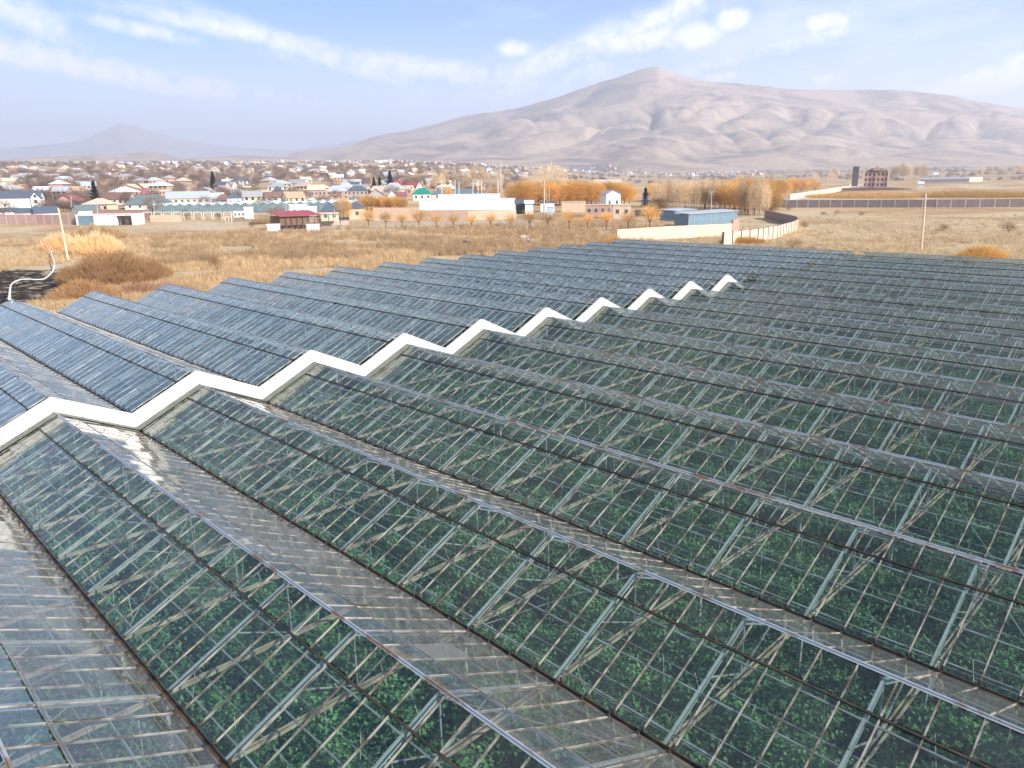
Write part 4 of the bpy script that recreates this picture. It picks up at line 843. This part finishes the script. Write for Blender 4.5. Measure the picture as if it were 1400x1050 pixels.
wallrun('wall', c1, 2.9, .2, cmat('shaded_tuff_wall', (.34, .22, .18)), 'stretch of the curved wall behind its bend, its shade painted in brown', step=3.4)  # inner face of the cream wall, its shade put into the darker colour
c2 = gl((1060, 283.5), (1150, 283.5), (1280, 283.5), (1400, 283), (1480, 283))
wallrun('wall', c2, 3.6, .25, cmat('dark_plum_wall', (.24, .19, .19), (.17, .13, .13)), 'long dark wall with pale posts across the pasture', pmat=CONC, step=5.6, pw=.45)
wallrun('wall', gl((1080, 273), (1160, 258.5), (1165, 252.5)), 3.6, .3, CREAMW, 'pale wall along the road towards the villa', step=8)
wallrun('wall', gl((1300, 249.5), (1343, 248)), 6.5, .3, CREAMW, 'distant pale wall at the right on the plain', step=9)
wallrun('wall', gl((1000, 275), (1060, 268)), 1.2, .3, CONC, 'low pale wall under the golden grove', step=9)
# pale road towards the villa
q = gl((1062, 276), (1100, 270.5), (1130, 264), (1165, 256.5), (1172, 252)); m = MB()
for a, b in zip(q[:-1], q[1:]):
    d = (b-a); n_ = np.array([-d[1], d[0], 0])/np.linalg.norm(d[:2])*7; u_ = np.array([0, 0, .25]); m.add([a-n_+u_, b-n_+u_, b+n_+u_, a+n_+u_], [(0, 1, 2, 3)])
m.build('road', cmat('pale_dust_road', (.62, .50, .38)), kind='structure')
# villa, tank house, cream houses on the plain
e = B2('villa', 1181, 1212, 251.5, 236, 231, 'hip', 'pink', 'brownr', 'unfinished brick villa with arcades and brown roofs on the plain', nw=6, rows=3, cat='villa', d=14, dist=1000, wb=2.1, frames=False)
w2 = MB().box(-1.2, 1.2, -8.4, -7.2, 0, 15).add([(-4.5, -8.6, 19), (4.5, -8.6, 19), (0, -8.6, 25), (-4.5, -2, 19), (4.5, -2, 19), (0, -2, 25)], [(0, 1, 2), (3, 5, 4), (0, 2, 5, 3), (1, 4, 5, 2), (0, 3, 4, 1)]).build('centre_gable', HW['pink'], e)
for k in (-1, 1): MB().box(k*13-1.0, k*13+1.0, -8.0, -7.1, 0, 24.0).build('column', HW['cream'], e)
B2('tank_building', 1164, 1172, 249, 229, 228.6, 'flat', 'dark', 'blue', 'dark blue tower block left of the villa', cat='tower', nw=0, d=8, dist=1100)
B2('house', 1110, 1120, 251, 240, 234, 'gable', 'peach', 'creamr', 'left of two pale houses at the end of the golden grove', nw=2, axis='y')
B2('house', 1131, 1144, 251, 239, 232, 'gable', 'peach', 'creamr', 'right and taller of two pale houses at the end of the golden grove', nw=2, rows=2, axis='y')
B2('hut', 1255, 1262, 257, 251, 248.5, 'gable', 'white', 'whiter', 'tiny white hut on the dark field at the right', cat='hut', d=4)
B2('greenhouse', 1262, 1320, 250.5, 245.5, 242.5, 'gable', 'grey', 'slate', 'long pale greenhouse far off behind the pale wall', cat='greenhouse', d=30)
B2('house', 1276, 1282, 244, 239, 236, 'gable', 'white', 'whiter', 'tiny white house on the far plain at the right')
B2('house', 812, 850, 258, 251, 246, 'gable', 'cream', 'creamr', 'long cream house rising behind the golden willows', dist=900, nw=4)
# white garages by the field
p0, p1 = gpos(105, 308), gpos(188, 307.5); mid = (p0+p1)/2; L_ = np.linalg.norm(p1-p0); ang = math.atan2(p1[1]-p0[1], p1[0]-p0[0]); sc_g = L_/83
e = empty('garage', mid, ang, 'white flat garage row with a blue door and an open dark bay', 'garage')
X = lambda x: (x-146.5)*sc_g
hg = 3.9
MB().box(X(105), X(107), 0, 6, -.5, hg).box(X(107), X(129), 0, 6, hg-.5, hg).box(X(129), X(132), 0, 6, -.5, hg).box(X(132), X(160), 0, 6, -.5, hg).box(X(181), X(188), 0, 6, -.5, hg).box(X(160), X(181), 0, 6, hg-.6, hg).box(X(160), X(181), 5.8, 6, 0, hg-.6).build('wall', HW['white'], e)
MB().box(X(107), X(129), .25, .35, 0, hg-.5).build('garage_door', HR['steelblue'], e); MB().box(X(104.5), X(188.5), -.2, 6.3, hg, hg+.15).build('roof', HR['whiter'], e)
MB().box(X(171), X(175), .4, 2, 0, 2.0).box(X(164), X(166), .4, 1, 0, 2.6).build('stored_goods', HW['dark'], e)
# red roofed open barn
p0, p1 = gpos(384, 315), gpos(438, 312); L_ = np.linalg.norm(p1-p0); ang = math.atan2(p1[1]-p0[1], p1[0]-p0[0]); e = empty('barn', (p0+p1)/2, ang, 'long open barn with red sheet roof and brown boards at the field edge', 'barn')
h_ = 4.4
v = [(a, b, c+(1.4 if b > 4 else 0)) for a, b, c in boxv(-L_/2-.4, L_/2+.4, -.8, 8.5, h_, h_+.15)]; MB().add(v, BOXF).build('roof', HR['red'], e)
pm = mesh_of('post', boxv(-.13, .13, -.13, .13, -.3, h_), BOXF, DPOST)
for k in range(8): link('post', pm, e, loc=(-L_/2+L_*k/7, 0, 0))
bm_ = mesh_of('board', boxv(0, L_/7-.25, .3, .36, 0, .38), BOXF, HW['brown'])
for k in range(7):
    for r_ in range(6): link('board', bm_, e, loc=(-L_/2+L_*k/7+.12, 0, 1.5+r_*.45))
MB().box(-L_/2, L_/2, 7.8, 8, 0, h_).build('rear_wall', HW['stone'], e)
B2('wall_block', 366, 383, 316, 311, 310.8, 'flat', 'white', 'whiter', 'low white block at the left foot of the red roofed barn', d=1.5, cat='block', frames=False)
B2('wall_block', 420, 437, 316.5, 312, 311.8, 'flat', 'white', 'whiter', 'low white block at the right foot of the red roofed barn', d=1.5, cat='block')
# pavilion
p = gpos(450, 309); e = empty('pavilion', p, -math.atan2(p[0], p[1]), 'open pavilion with flat teal roof beside the red roofed barn', 'pavilion')
MB().box(-4.6, 4.6, -2.5, 3, 3.9, 4.1).build('roof', HR['steelblue'], e)
for x in (-4, 0, 4): MB().box(x-.15, x+.15, -2.2, -1.9, -.3, 3.9).build('post', DPOST, e)
MB().box(-4.6, 7, 3, 3.3, 0, 1.6).build('low_wall', CONC, e)
# distant greenhouse with sawtooth front
a, b = gpos(198, 293), gpos(478, 289); e = empty('greenhouse', a, math.atan2(b[1]-a[1], b[0]-a[0]), 'distant long greenhouse with a pale roof and sawtooth front, left of the red barn', 'greenhouse'); L_ = np.linalg.norm(b-a); HG = 3.4
TEALG = simple('far_greenhouse_sheet', (.20, .26, .27), (.13, .18, .19), .8, .35); PALEF = simple('far_greenhouse_roof', (.66, .70, .72), (.56, .6, .62), .4, .4)
MB().box(0, L_, 4, 4.1, 0, HG).build('front_wall', TEALG, e)
nt_ = 22
for k in range(nt_):
    x = L_*k/nt_; w = L_/nt_; MB().add([(x, 3.9, HG), (x+w, 3.9, HG), (x+w/2, 3.9, HG+1.0), (x, 60, HG), (x+w, 60, HG), (x+w/2, 60, HG+1.0)], [(0, 2, 5, 3), (1, 4, 5, 2)]).build('roof_sheet', PALEF, e)
    MB().add([(x, 3.95, HG), (x+w, 3.95, HG), (x+w/2, 3.95, HG+.96)], [(0, 1, 2)]).build('gable_sheet', TEALG, e)
for k in range(9):
    p0 = gpos(203+k*13.6, 300.5); e = empty('portal_frame', p0, -math.atan2(p0[0], p0[1])+.15, 'white tube frame in the row before the distant greenhouse, number %s from its left end' % ['one', 'two', 'three', 'four', 'five', 'six', 'seven', 'eight', 'nine'][k], 'frame', 'white tube frames before the distant greenhouse')
    MB().bar((-1.5, 0, -.2), (-1.5, 0, 3.0), .16).bar((1.5, 0, -.2), (1.5, 0, 3.0), .16).build('post', WHITE, e); MB().bar((-1.6, 0, 3.05), (1.6, 0, 3.05), .16).build('crossbar', WHITE, e)
p0 = gpos(313, 305); e = empty('goal_frame', p0, -math.atan2(p0[0], p0[1]), 'small pale goal frame standing at the field edge', 'frame')
MB().bar((-1.1, 0, -.2), (-1.1, 0, 2.3), .13).bar((1.1, 0, -.2), (1.1, 0, 2.3), .13).bar((0, 0, -.2), (0, 0, 2.3), .1).build('post', WHITE, e); MB().bar((-1.2, 0, 2.35), (1.2, 0, 2.35), .13).build('crossbar', WHITE, e)
# blue steel sheds
def shed(xa, ya, xb, yb, h, d, label):
    a, b = gpos(xa, ya), gpos(xb, yb); L_ = np.linalg.norm(b-a); e = empty('steel_shed', (a+b)/2, math.atan2(b[1]-a[1], b[0]-a[0]), label, 'shed')
    MB().box(-L_/2, L_/2, 0, d, -.5, h).build('wall', HR['steelblue'], e)
    v = [(x, y, z+(.5 if y > 1 else 0)) for x, y, z in boxv(-L_/2-.3, L_/2+.3, -.4, d+.4, h, h+.15)]; MB().add(v, BOXF).build('roof', HR['ltblue'], e)
    rm = mesh_of('rib', boxv(-.06, .06, -.06, 0, 0, h), BOXF, HR['ltblue']); n = int(L_/3)
    for k in range(n+1): link('rib', rm, e, loc=(-L_/2+L_*k/n, 0, 0))
    for z in (.8, 1.6, 2.4): MB().box(-L_/2, L_/2, -.03, 0, z, z+.05).build('rail', HR['ltblue'], e)
    return e
shed(941, 311, 1007, 305, 3.9, 5, 'long blue steel shed with pale blue roof behind the cream wall')
shed(923, 303, 951, 299.5, 3.5, 6, 'shorter blue steel shed left of and behind the long one')
# poles
def pole(x, yb, xt, yt, label, r=.16, mat=CONC, arm=0, dist=None, name='utility_pole', lamp=False, cat='pole', twin=0):
    p = at(x, dist) if dist else gpos(x, yb); s = px2m(p); base = pr(p)[1]; H_ = (base-yt)*s; h0 = p[:2]/np.hypot(*p[:2])
    rt = np.array([math.cos(YAW), -math.sin(YAW), 0]); vert_dx = pr(p+np.array([0, 0, H_]))[0]; dx = (xt-vert_dx)*s
    e = empty(name, p, 0, label, cat); top = rt*dx+np.array([0, 0, H_])
    MB().tube([(0, 0, -.3), tuple(top*.5), tuple(top)], [r, r*.85, r*.65], 8).build('shaft', mat, e, smooth=False)
    if arm: 
        MB().bar(tuple(top-rt*arm/2+np.array([0, 0, -.25])), tuple(top+rt*arm/2+np.array([0, 0, -.25])), .12).build('crossarm', mat, e)
        for k in (-1, 0, 1): q = top+rt*arm*.45*k; MB().tube([tuple(q+np.array([0, 0, -.2])), tuple(q+np.array([0, 0, .18]))], [.07, .05], 6).build('insulator', WHITE, e)
    if lamp: MB().bar(tuple(top), tuple(top+rt*1.0+np.array([0, 0, .1])), .12).build('lamp_arm', mat, e); MB().box(top[0]+rt[0]*1.0-.3, top[0]+rt[0]*1.0+.3, top[1]+rt[1]*1.0-.2, top[1]+rt[1]*1.0+.2, H_, H_+.2).build('lamp_head', WHITE, e)
    return e, top
PPOLE = cmat('pale_wood_pole', (.72, .58, .40))
pole(93, 355, 79.5, 286, 'tall pale leaning pole in front of the straw reeds at the left', .24, PPOLE)
pole(1259, 345, 1266, 267, 'tall pale leaning pole at the far greenhouse edge, on the right pasture', .22, PPOLE)
_e, _top = pole(744, 300, 744, 248, 'concrete power pole with crossarm above the blue transformer box', .34, CONC, arm=3.2)
rt_ = np.array([math.cos(YAW), -math.sin(YAW), 0]); MB().bar(tuple(rt_*2.6), tuple(_top*.8), .16).build('stay_leg', CONC, _e)
p0 = gpos(752, 300); e = empty('transformer', p0, -math.atan2(p0[0], p0[1]), 'pale blue transformer box beside the concrete power pole', 'transformer')
e.scale = (1.6, 1.6, 1.6); MB().box(-.8, .8, -.6, .6, .5, 3.0).build('cabinet', cmat('transformer_blue', (.45, .58, .64)), e); MB().box(-.95, .95, -.75, .75, 3.0, 3.15).build('roof', HR['whiter'], e); MB().box(-.5, .5, -.45, .45, 3.15, 3.8).build('bushings', WHITE, e)
for k in (-.7, .7): MB().box(k-.08, k+.08, -.5, .5, -.3, .5).build('leg', CONC, e)
PS = [(98, 292, 97, 268, 'thin pale pole between the white house and the teal shed'), (134, 302, 132.5, 275, 'thin white pole at the corner of the white garage'), (211, 296, 210, 274, 'thin white pole at the left end of the distant greenhouse'),
      (341, 306, 341, 264, 'white pole rising from the tall white box shed'), (395, 296, 394, 262, 'leftmost of three thin poles at the distant greenhouse'), (399, 297, 397, 263, 'rightmost of three thin poles at the distant greenhouse'), (391, 295, 391, 258, 'brownish middle pole above the distant greenhouse'),
      (422, 300, 421, 266, 'thin pole behind the red roofed barn'), (457, 311, 457, 287, 'white short pole right of the pavilion'), (494, 310, 494, 290, 'white short pole left of the willow row'), (834, 305, 834, 262, 'cream pole in front of the cream flat roofed building'),
      (751, 288, 751, 255, 'thin pole behind the white shed with flat dark roof'), (972, 296, 973, 263, 'cream pole rising behind the long blue shed')]
for x, yb, xt, yt, l in PS: pole(x, yb, xt, yt, l, .2, CONC, arm=1.6 if x == 972 else 0)
LM = [(604, 247, 'first'), (622, 247, 'second'), (627.5, 249, 'third'), (646.5, 247, 'fourth'), (653.5, 247, 'fifth'), (658.5, 247, 'sixth'), (681, 247, 'last')]
for x, yt, l in LM: pole(x, 285, x, yt, l+' thin white light mast from the left along the long terrace building', .18, WHITE, lamp=(x in (646.5,)), name='light_mast', cat='light mast')
# lattice tower
p0 = at(683, 620); s = px2m(p0); H_ = (pr(p0)[1]-223)*s; e = empty('lattice_tower', p0, .4, 'tall pale lattice mast standing against the mountain, centre', 'tower'); m = MB()
for i in (-1, 1):
    for j in (-1, 1): MB().bar((i*1.6, j*1.6, -.5), (i*.8, j*.8, H_), .3).build('leg', CONC, e)
for k in range(14):
    z0, z1 = H_*k/14, H_*(k+1)/14; a_ = 1.6-.8*k/14; b_ = 1.6-.8*(k+1)/14
    for (i, j, i2, j2) in ((-1, -1, 1, -1), (1, -1, 1, 1), (1, 1, -1, 1), (-1, 1, -1, -1)): m.bar((i*a_, j*a_, z0), (i2*b_, j2*b_, z1), .16); m.bar((i*a_, j*a_, z0), (i2*a_, j2*a_, z0), .14)
m.build('lattice', CONC, e)
# overhead wires of the power pole line
def wire(a, b, sag, label):
    pts = [tuple(np.array(a)*(1-t)+np.array(b)*t-np.array([0, 0, 4*sag*t*(1-t)])) for t in np.linspace(0, 1, 14)]
    tag(MB().tube(pts, .025, 4).build('power_wire', DPOST), label, 'wire')
pp = gpos(744, 300)+np.array([0, 0, _top[2]]); qq = gpos(972, 296); wire(pp, qq+np.array([0, 0, 8.4]), 1.2, 'power wire from the concrete power pole to the pole behind the blue shed')
# curved white hose by the near greenhouse corner
hp = [gpos(73, 346)+np.array([0, 0, .1]), gpos(71, 352)+np.array([0, 0, 1.2]), gpos(75.5, 366)+np.array([0, 0, 1.1]), gpos(73, 374)+np.array([0, 0, .5]), gpos(62, 381)+np.array([0, 0, .08]), gpos(50, 385)+np.array([0, 0, .3]), gpos(40, 388)+np.array([0, 0, .7]), gpos(28, 392)+np.array([0, 0, 1.0]), gpos(18, 402)+np.array([0, 0, 1.3]), np.array([-74.6, Y0+W_-.2, 4.85])]
def smoothpath(P, n=10):
    P = [P[0]]+list(P)+[P[-1]]; out_ = []
    for i in range(1, len(P)-2):
        for t in np.linspace(0, 1, n, endpoint=False): out_.append(.5*((2*P[i])+(-P[i-1]+P[i+1])*t+(2*P[i-1]-5*P[i]+4*P[i+1]-P[i+2])*t*t+(-P[i-1]+3*P[i]-3*P[i+1]+P[i+2])*t**3))
    return out_+[P[-2]]
tag(MB().tube(smoothpath(hp), .11, 8).build('hose', WHITE, smooth=True), 'curved white hose running from the greenhouse gable over the charred ground', 'hose')
# cows
def cow(p, rot, base, patch, label):
    e = empty('cow', p, rot, label, 'cow')
    verts = [(-.75, 0, 1.15), (-.35, 0, 1.12), (.15, 0, 1.1), (.6, 0, 1.18), (.9, 0, 1.15), (1.15, 0, .85), (1.35, 0, .55), (1.42, 0, .38)]; rads = [.26, .36, .38, .34, .22, .15, .13, .09]; edges = [(k, k+1) for k in range(7)]
    for (i_, x, y) in ((0, -.7, .2), (0, -.7, -.2), (3, .55, .19), (3, .55, -.19)):
        n = len(verts); back = i_ == 0; verts += [(x, y, .85), (x-(.1 if back else 0), y, .5), (x+(.0), y, .08)]; rads += [.15, .085, .065]; edges += [(i_, n), (n, n+1), (n+1, n+2)]
    for y in (-.17, .17): n = len(verts); verts.append((1.1, y*1.4, .98)); rads.append(.05); edges.append((5, n))
    n = len(verts); verts += [(-1.02, 0, 1.0), (-1.05, 0, .55)]; rads += [.04, .03]; edges += [(0, n), (n, n+1)]
    me = bpy.data.meshes.new('body'); me.from_pydata(verts, edges, []); me.materials.append(simple('cow_hide', base, patch, 1.9, .8, lo=.50, hi=.56)); o = link('body', me, e)
    md = o.modifiers.new('skin', 'SKIN')
    for k, sv in enumerate(me.skin_vertices[0].data if me.skin_vertices else []): sv.radius = (rads[k],)*2
    if not me.skin_vertices:
        pass
    o.modifiers.new('smooth', 'SUBSURF').levels = 1
    return o, rads
def fixskin(o, rads):
    dg = bpy.context.evaluated_depsgraph_get()
    if o.data.skin_vertices:
        for k, sv in enumerate(o.data.skin_vertices[0].data): sv.radius = (rads[k],)*2
        o.data.skin_vertices[0].data[2].use_root = True
for a in ((gpos(722, 334), 2.4, (.03, .025, .025), (.75, .72, .68), 'black and white cow grazing nearest the greenhouse'), (gpos(715, 329), .9, (.34, .20, .12), (.75, .65, .52), 'brown and cream cow just behind the black and white cow'), (gpos(637, 336), 1.6, (.05, .035, .03), (.30, .22, .16), 'dark calf alone in the dry weeds left of the two cows')):
    o, r_ = cow(*a)
    if not o.data.skin_vertices:
        bpy.context.view_layer.objects.active = o; 
        try:
            with bpy.context.temp_override(object=o, active_object=o): bpy.ops.mesh.customdata_skin_add()
        except Exception as ex: print('skin', ex)
    fixskin(o, r_)
# ------------------------------------------------------------------ the village on the rise
def proto(w, d, h, rt, rh):
    m = MB().box(-w/2, w/2, -d/2, d/2, -2.5, h)
    if rt == 'gable': m.add([(-w/2, -d/2, h), (-w/2, d/2, h), (-w/2, 0, h+rh-.05), (w/2, -d/2, h), (w/2, d/2, h), (w/2, 0, h+rh-.05)], [(0, 2, 1), (3, 4, 5), (0, 3, 5, 2), (1, 2, 5, 4)])
    r = MB().add(*(gable_roof(w, d, rh, h+.02, .6) if rt == 'gable' else hip_roof(w, d, rh, h, .7))) if rt != 'flat' else MB().box(-w/2-.3, w/2+.3, -d/2-.3, d/2+.3, h, h+.4)
    wn = MB()
    n = int(w/3)
    for s_ in range(1 if h < 4.5 else 2):
        for k in range(n): cx_ = -w/2+w*(k+.5)/n; z = 1.0+s_*2.9; wn.box(cx_-.65, cx_+.65, -d/2-.05, -d/2+.05, z, z+1.4)
    return m, r, wn
PR = [proto(*q) for q in ((12, 9, 3.4, 'hip', 2.8), (14, 10, 5.8, 'hip', 3.0), (11, 8, 3.2, 'gable', 2.8), (16, 9, 3.4, 'gable', 3.0), (9, 8, 5.8, 'gable', 2.6), (13, 7, 3.2, 'flat', 0))]
HV = lambda c, k=.55: tuple(.42+(q-.42)*k for q in c)
WK = ['white', 'cream', 'stone', 'peach', 'pink', 'grey']; RK = ['slate', 'creamr', 'ltblue', 'pinkr', 'brownr', 'blue', 'whiter', 'red', 'orange', 'maroon']
RW = [.22, .24, .16, .08, .10, .05, .10, .02, .015, .015]
NM = {'slate': 'grey', 'creamr': 'cream', 'ltblue': 'pale blue', 'pinkr': 'faded pink', 'brownr': 'brown', 'blue': 'dark blue', 'whiter': 'white', 'red': 'red', 'orange': 'orange', 'maroon': 'maroon'}
WN = {'white': 'white', 'cream': 'cream', 'stone': 'brown stone', 'peach': 'peach', 'pink': 'pink stone', 'grey': 'grey'}
KN = ['low hip roofed', 'two storey hip roofed', 'small gabled', 'long gabled', 'tall gabled', 'flat roofed']
cache = {}
def getm(i, wk, rk):
    if ('w', i, wk) not in cache: cache['w', i, wk] = mesh_of('wall', PR[i][0].v, PR[i][0].f, HW[wk])
    if ('r', i, rk) not in cache: cache['r', i, rk] = mesh_of('roof', PR[i][1].v, PR[i][1].f, HR[rk])
    if ('n', i) not in cache: cache['n', i] = mesh_of('window', PR[i][2].v, PR[i][2].f, WIN)
    return cache['w', i, wk], cache['r', i, rk], cache['n', i]
vr = random.Random(21); placed = []
nh = 0; tries = 0
while nh < 200 and tries < 9000:
    tries += 1
    x = vr.uniform(-30, 720); r = 1/math.sqrt(vr.uniform(1/2300**2, 1/400**2))**1.0
    if vr.random() < .45: r = vr.uniform(430, 1900)
    if x > 560 and r < 620: continue
    p = at(x, r)
    if any((p[0]-q[0])**2+(p[1]-q[1])**2 < (15+r*.006)**2 for q in placed): continue
    yy = pr(p)[1]
    if r < 520 and (x < 65 or 160 < x < 340 or 410 < x < 600): continue
    placed.append(p); i = vr.randrange(6); wk = vr.choices(WK, [.28, .25, .14, .15, .1, .08])[0]; rk = vr.choices(RK, RW)[0]
    face = math.atan2(p[0], p[1]); side_ = 'left' if x < 240 else 'middle' if x < 480 else 'right'; far_ = 'near' if r < 750 else 'middle' if r < 1200 else 'upper'
    lab = '%s %s house with %s roof, %s %s village' % (KN[i], WN[wk], NM[rk], far_, side_)
    e = empty('village_house', p, -face+vr.choice((0, .4, -.5, 1.2, .9)), lab, 'house', 'houses of the village: '+lab)
    wm, rm, nm = getm(i, wk, rk); link('wall', wm, e); link('roof', rm, e)
    if r < 1200: link('window', nm, e)
    nh += 1
for q in range(250):
    x = vr.uniform(-20, 720); r = vr.uniform(380, 1500) if x < 560 else vr.uniform(650, 1500); p = at(x, r)
    if any((p[0]-c[0])**2+(p[1]-c[1])**2 < 100 for c in placed): continue
    far_ = ('nearer ' if r < 750 else 'farther ')+('left' if x < 160 else 'centre left' if x < 320 else 'middle' if x < 480 else 'right')
    tree('bare', p, vr.uniform(.8, 1.3), 'bare brown garden tree among the %s village houses' % far_, 'bare garden trees among the %s village houses' % far_, sxy=1.15)
for (xa, ya, xb, yb, TH) in ((62, 290, 100, 289, 'right of the big white house'), (65, 284, 125, 284, 'behind the small teal roofed shed'), (335, 281, 420, 280, 'behind the distant greenhouse'), (340, 275, 420, 275, 'below the peach flat roofed house'), (390, 286, 440, 286, 'behind the white flat roofed block')):
    for q in range(9): 
        t = (q+vr.random())/9; tree('bare', gpos(xa+(xb-xa)*t, ya+(yb-ya)*t), vr.uniform(.45, .7), 'bare purple brown tree in the thicket '+TH, 'bare trees of the thicket '+TH, sxy=1.2)
# scrub and the farthest houses, too many and too small to count
sg = np.random.default_rng(9); n = 7500; b = sg.uniform(-60, 1500, n); r = sg.uniform(480, 3600, n); th_ = YAW+np.arctan((b-700)*math.cos(PITCH)/F); x, y = r*np.sin(th_), r*np.cos(th_)
ok = (fbm(x/230, y/230, 3) > np.where(b < 720, -.15, .25)) & ((b < 700) | (r > 1500)); x, y, b, r = x[ok], y[ok], b[ok], r[ok]
scatter('distant_trees', np.c_[x, y, height(x, y)], sg.uniform(0, 6.28, len(x)), sg.uniform(.6, 1.3, len(x)), mesh_of('bushy', *twigs(random.Random(3), 260, ball(4.5, 3.2, 3.0, .1), .28, 1.8), PURP), 'distant bare trees and scrub spread over the village slope and the plain', 'trees')
for k, (mk, rk, i) in enumerate((('white', 'whiter', 2), ('cream', 'creamr', 0), ('peach', 'pinkr', 4), ('grey', 'slate', 3))):
    n = 190; b = np.concatenate([sg.normal(420, 150, n//2), sg.uniform(-30, 1050, n//2)]); r = np.concatenate([sg.uniform(2200, 3600, n//2), sg.uniform(2600, 3700, n//2)]); th_ = YAW+np.arctan((b-700)*math.cos(PITCH)/F); x, y = r*np.sin(th_), r*np.cos(th_)
    mm = MB().add(PR[i][0].v, PR[i][0].f); nf = len(mm.f); mm.add(PR[i][1].v, PR[i][1].f)
    me = mesh_of('far_house', mm.v, mm.f, mats=[HW[mk], HR[rk]], idx=[0]*nf+[1]*(len(mm.f)-nf))
    scatter('distant_houses', np.c_[x, y, height(x, y)], sg.uniform(-1, 1, n)-YAW, sg.uniform(.6, 1.15, n), me, ['white houses', 'cream houses', 'pink roofed houses', 'grey roofed houses'][k]+' scattered far off at the foot of the mountain', 'houses')
# ------------------------------------------------------------------ haze
PALE, _t, _o = newmat('haze_air'); vp = _t.nodes.new('ShaderNodeVolumePrincipled'); vp.inputs['Color'].default_value = (0.80, 0.86, 1.0, 1); vp.inputs['Density'].default_value = HAZE_DENSITY; vp.inputs['Anisotropy'].default_value = 0.3
_t.links.new(vp.outputs[0], _o.inputs['Volume'])
zmax = float(GZ.max())+60
tag(MB().box(-21900, 21900, -21900, 21900, float(GZ.min())-1.0, zmax).build('haze', PALE), 'pale air haze fading the far mountain', 'haze', kind='stuff')
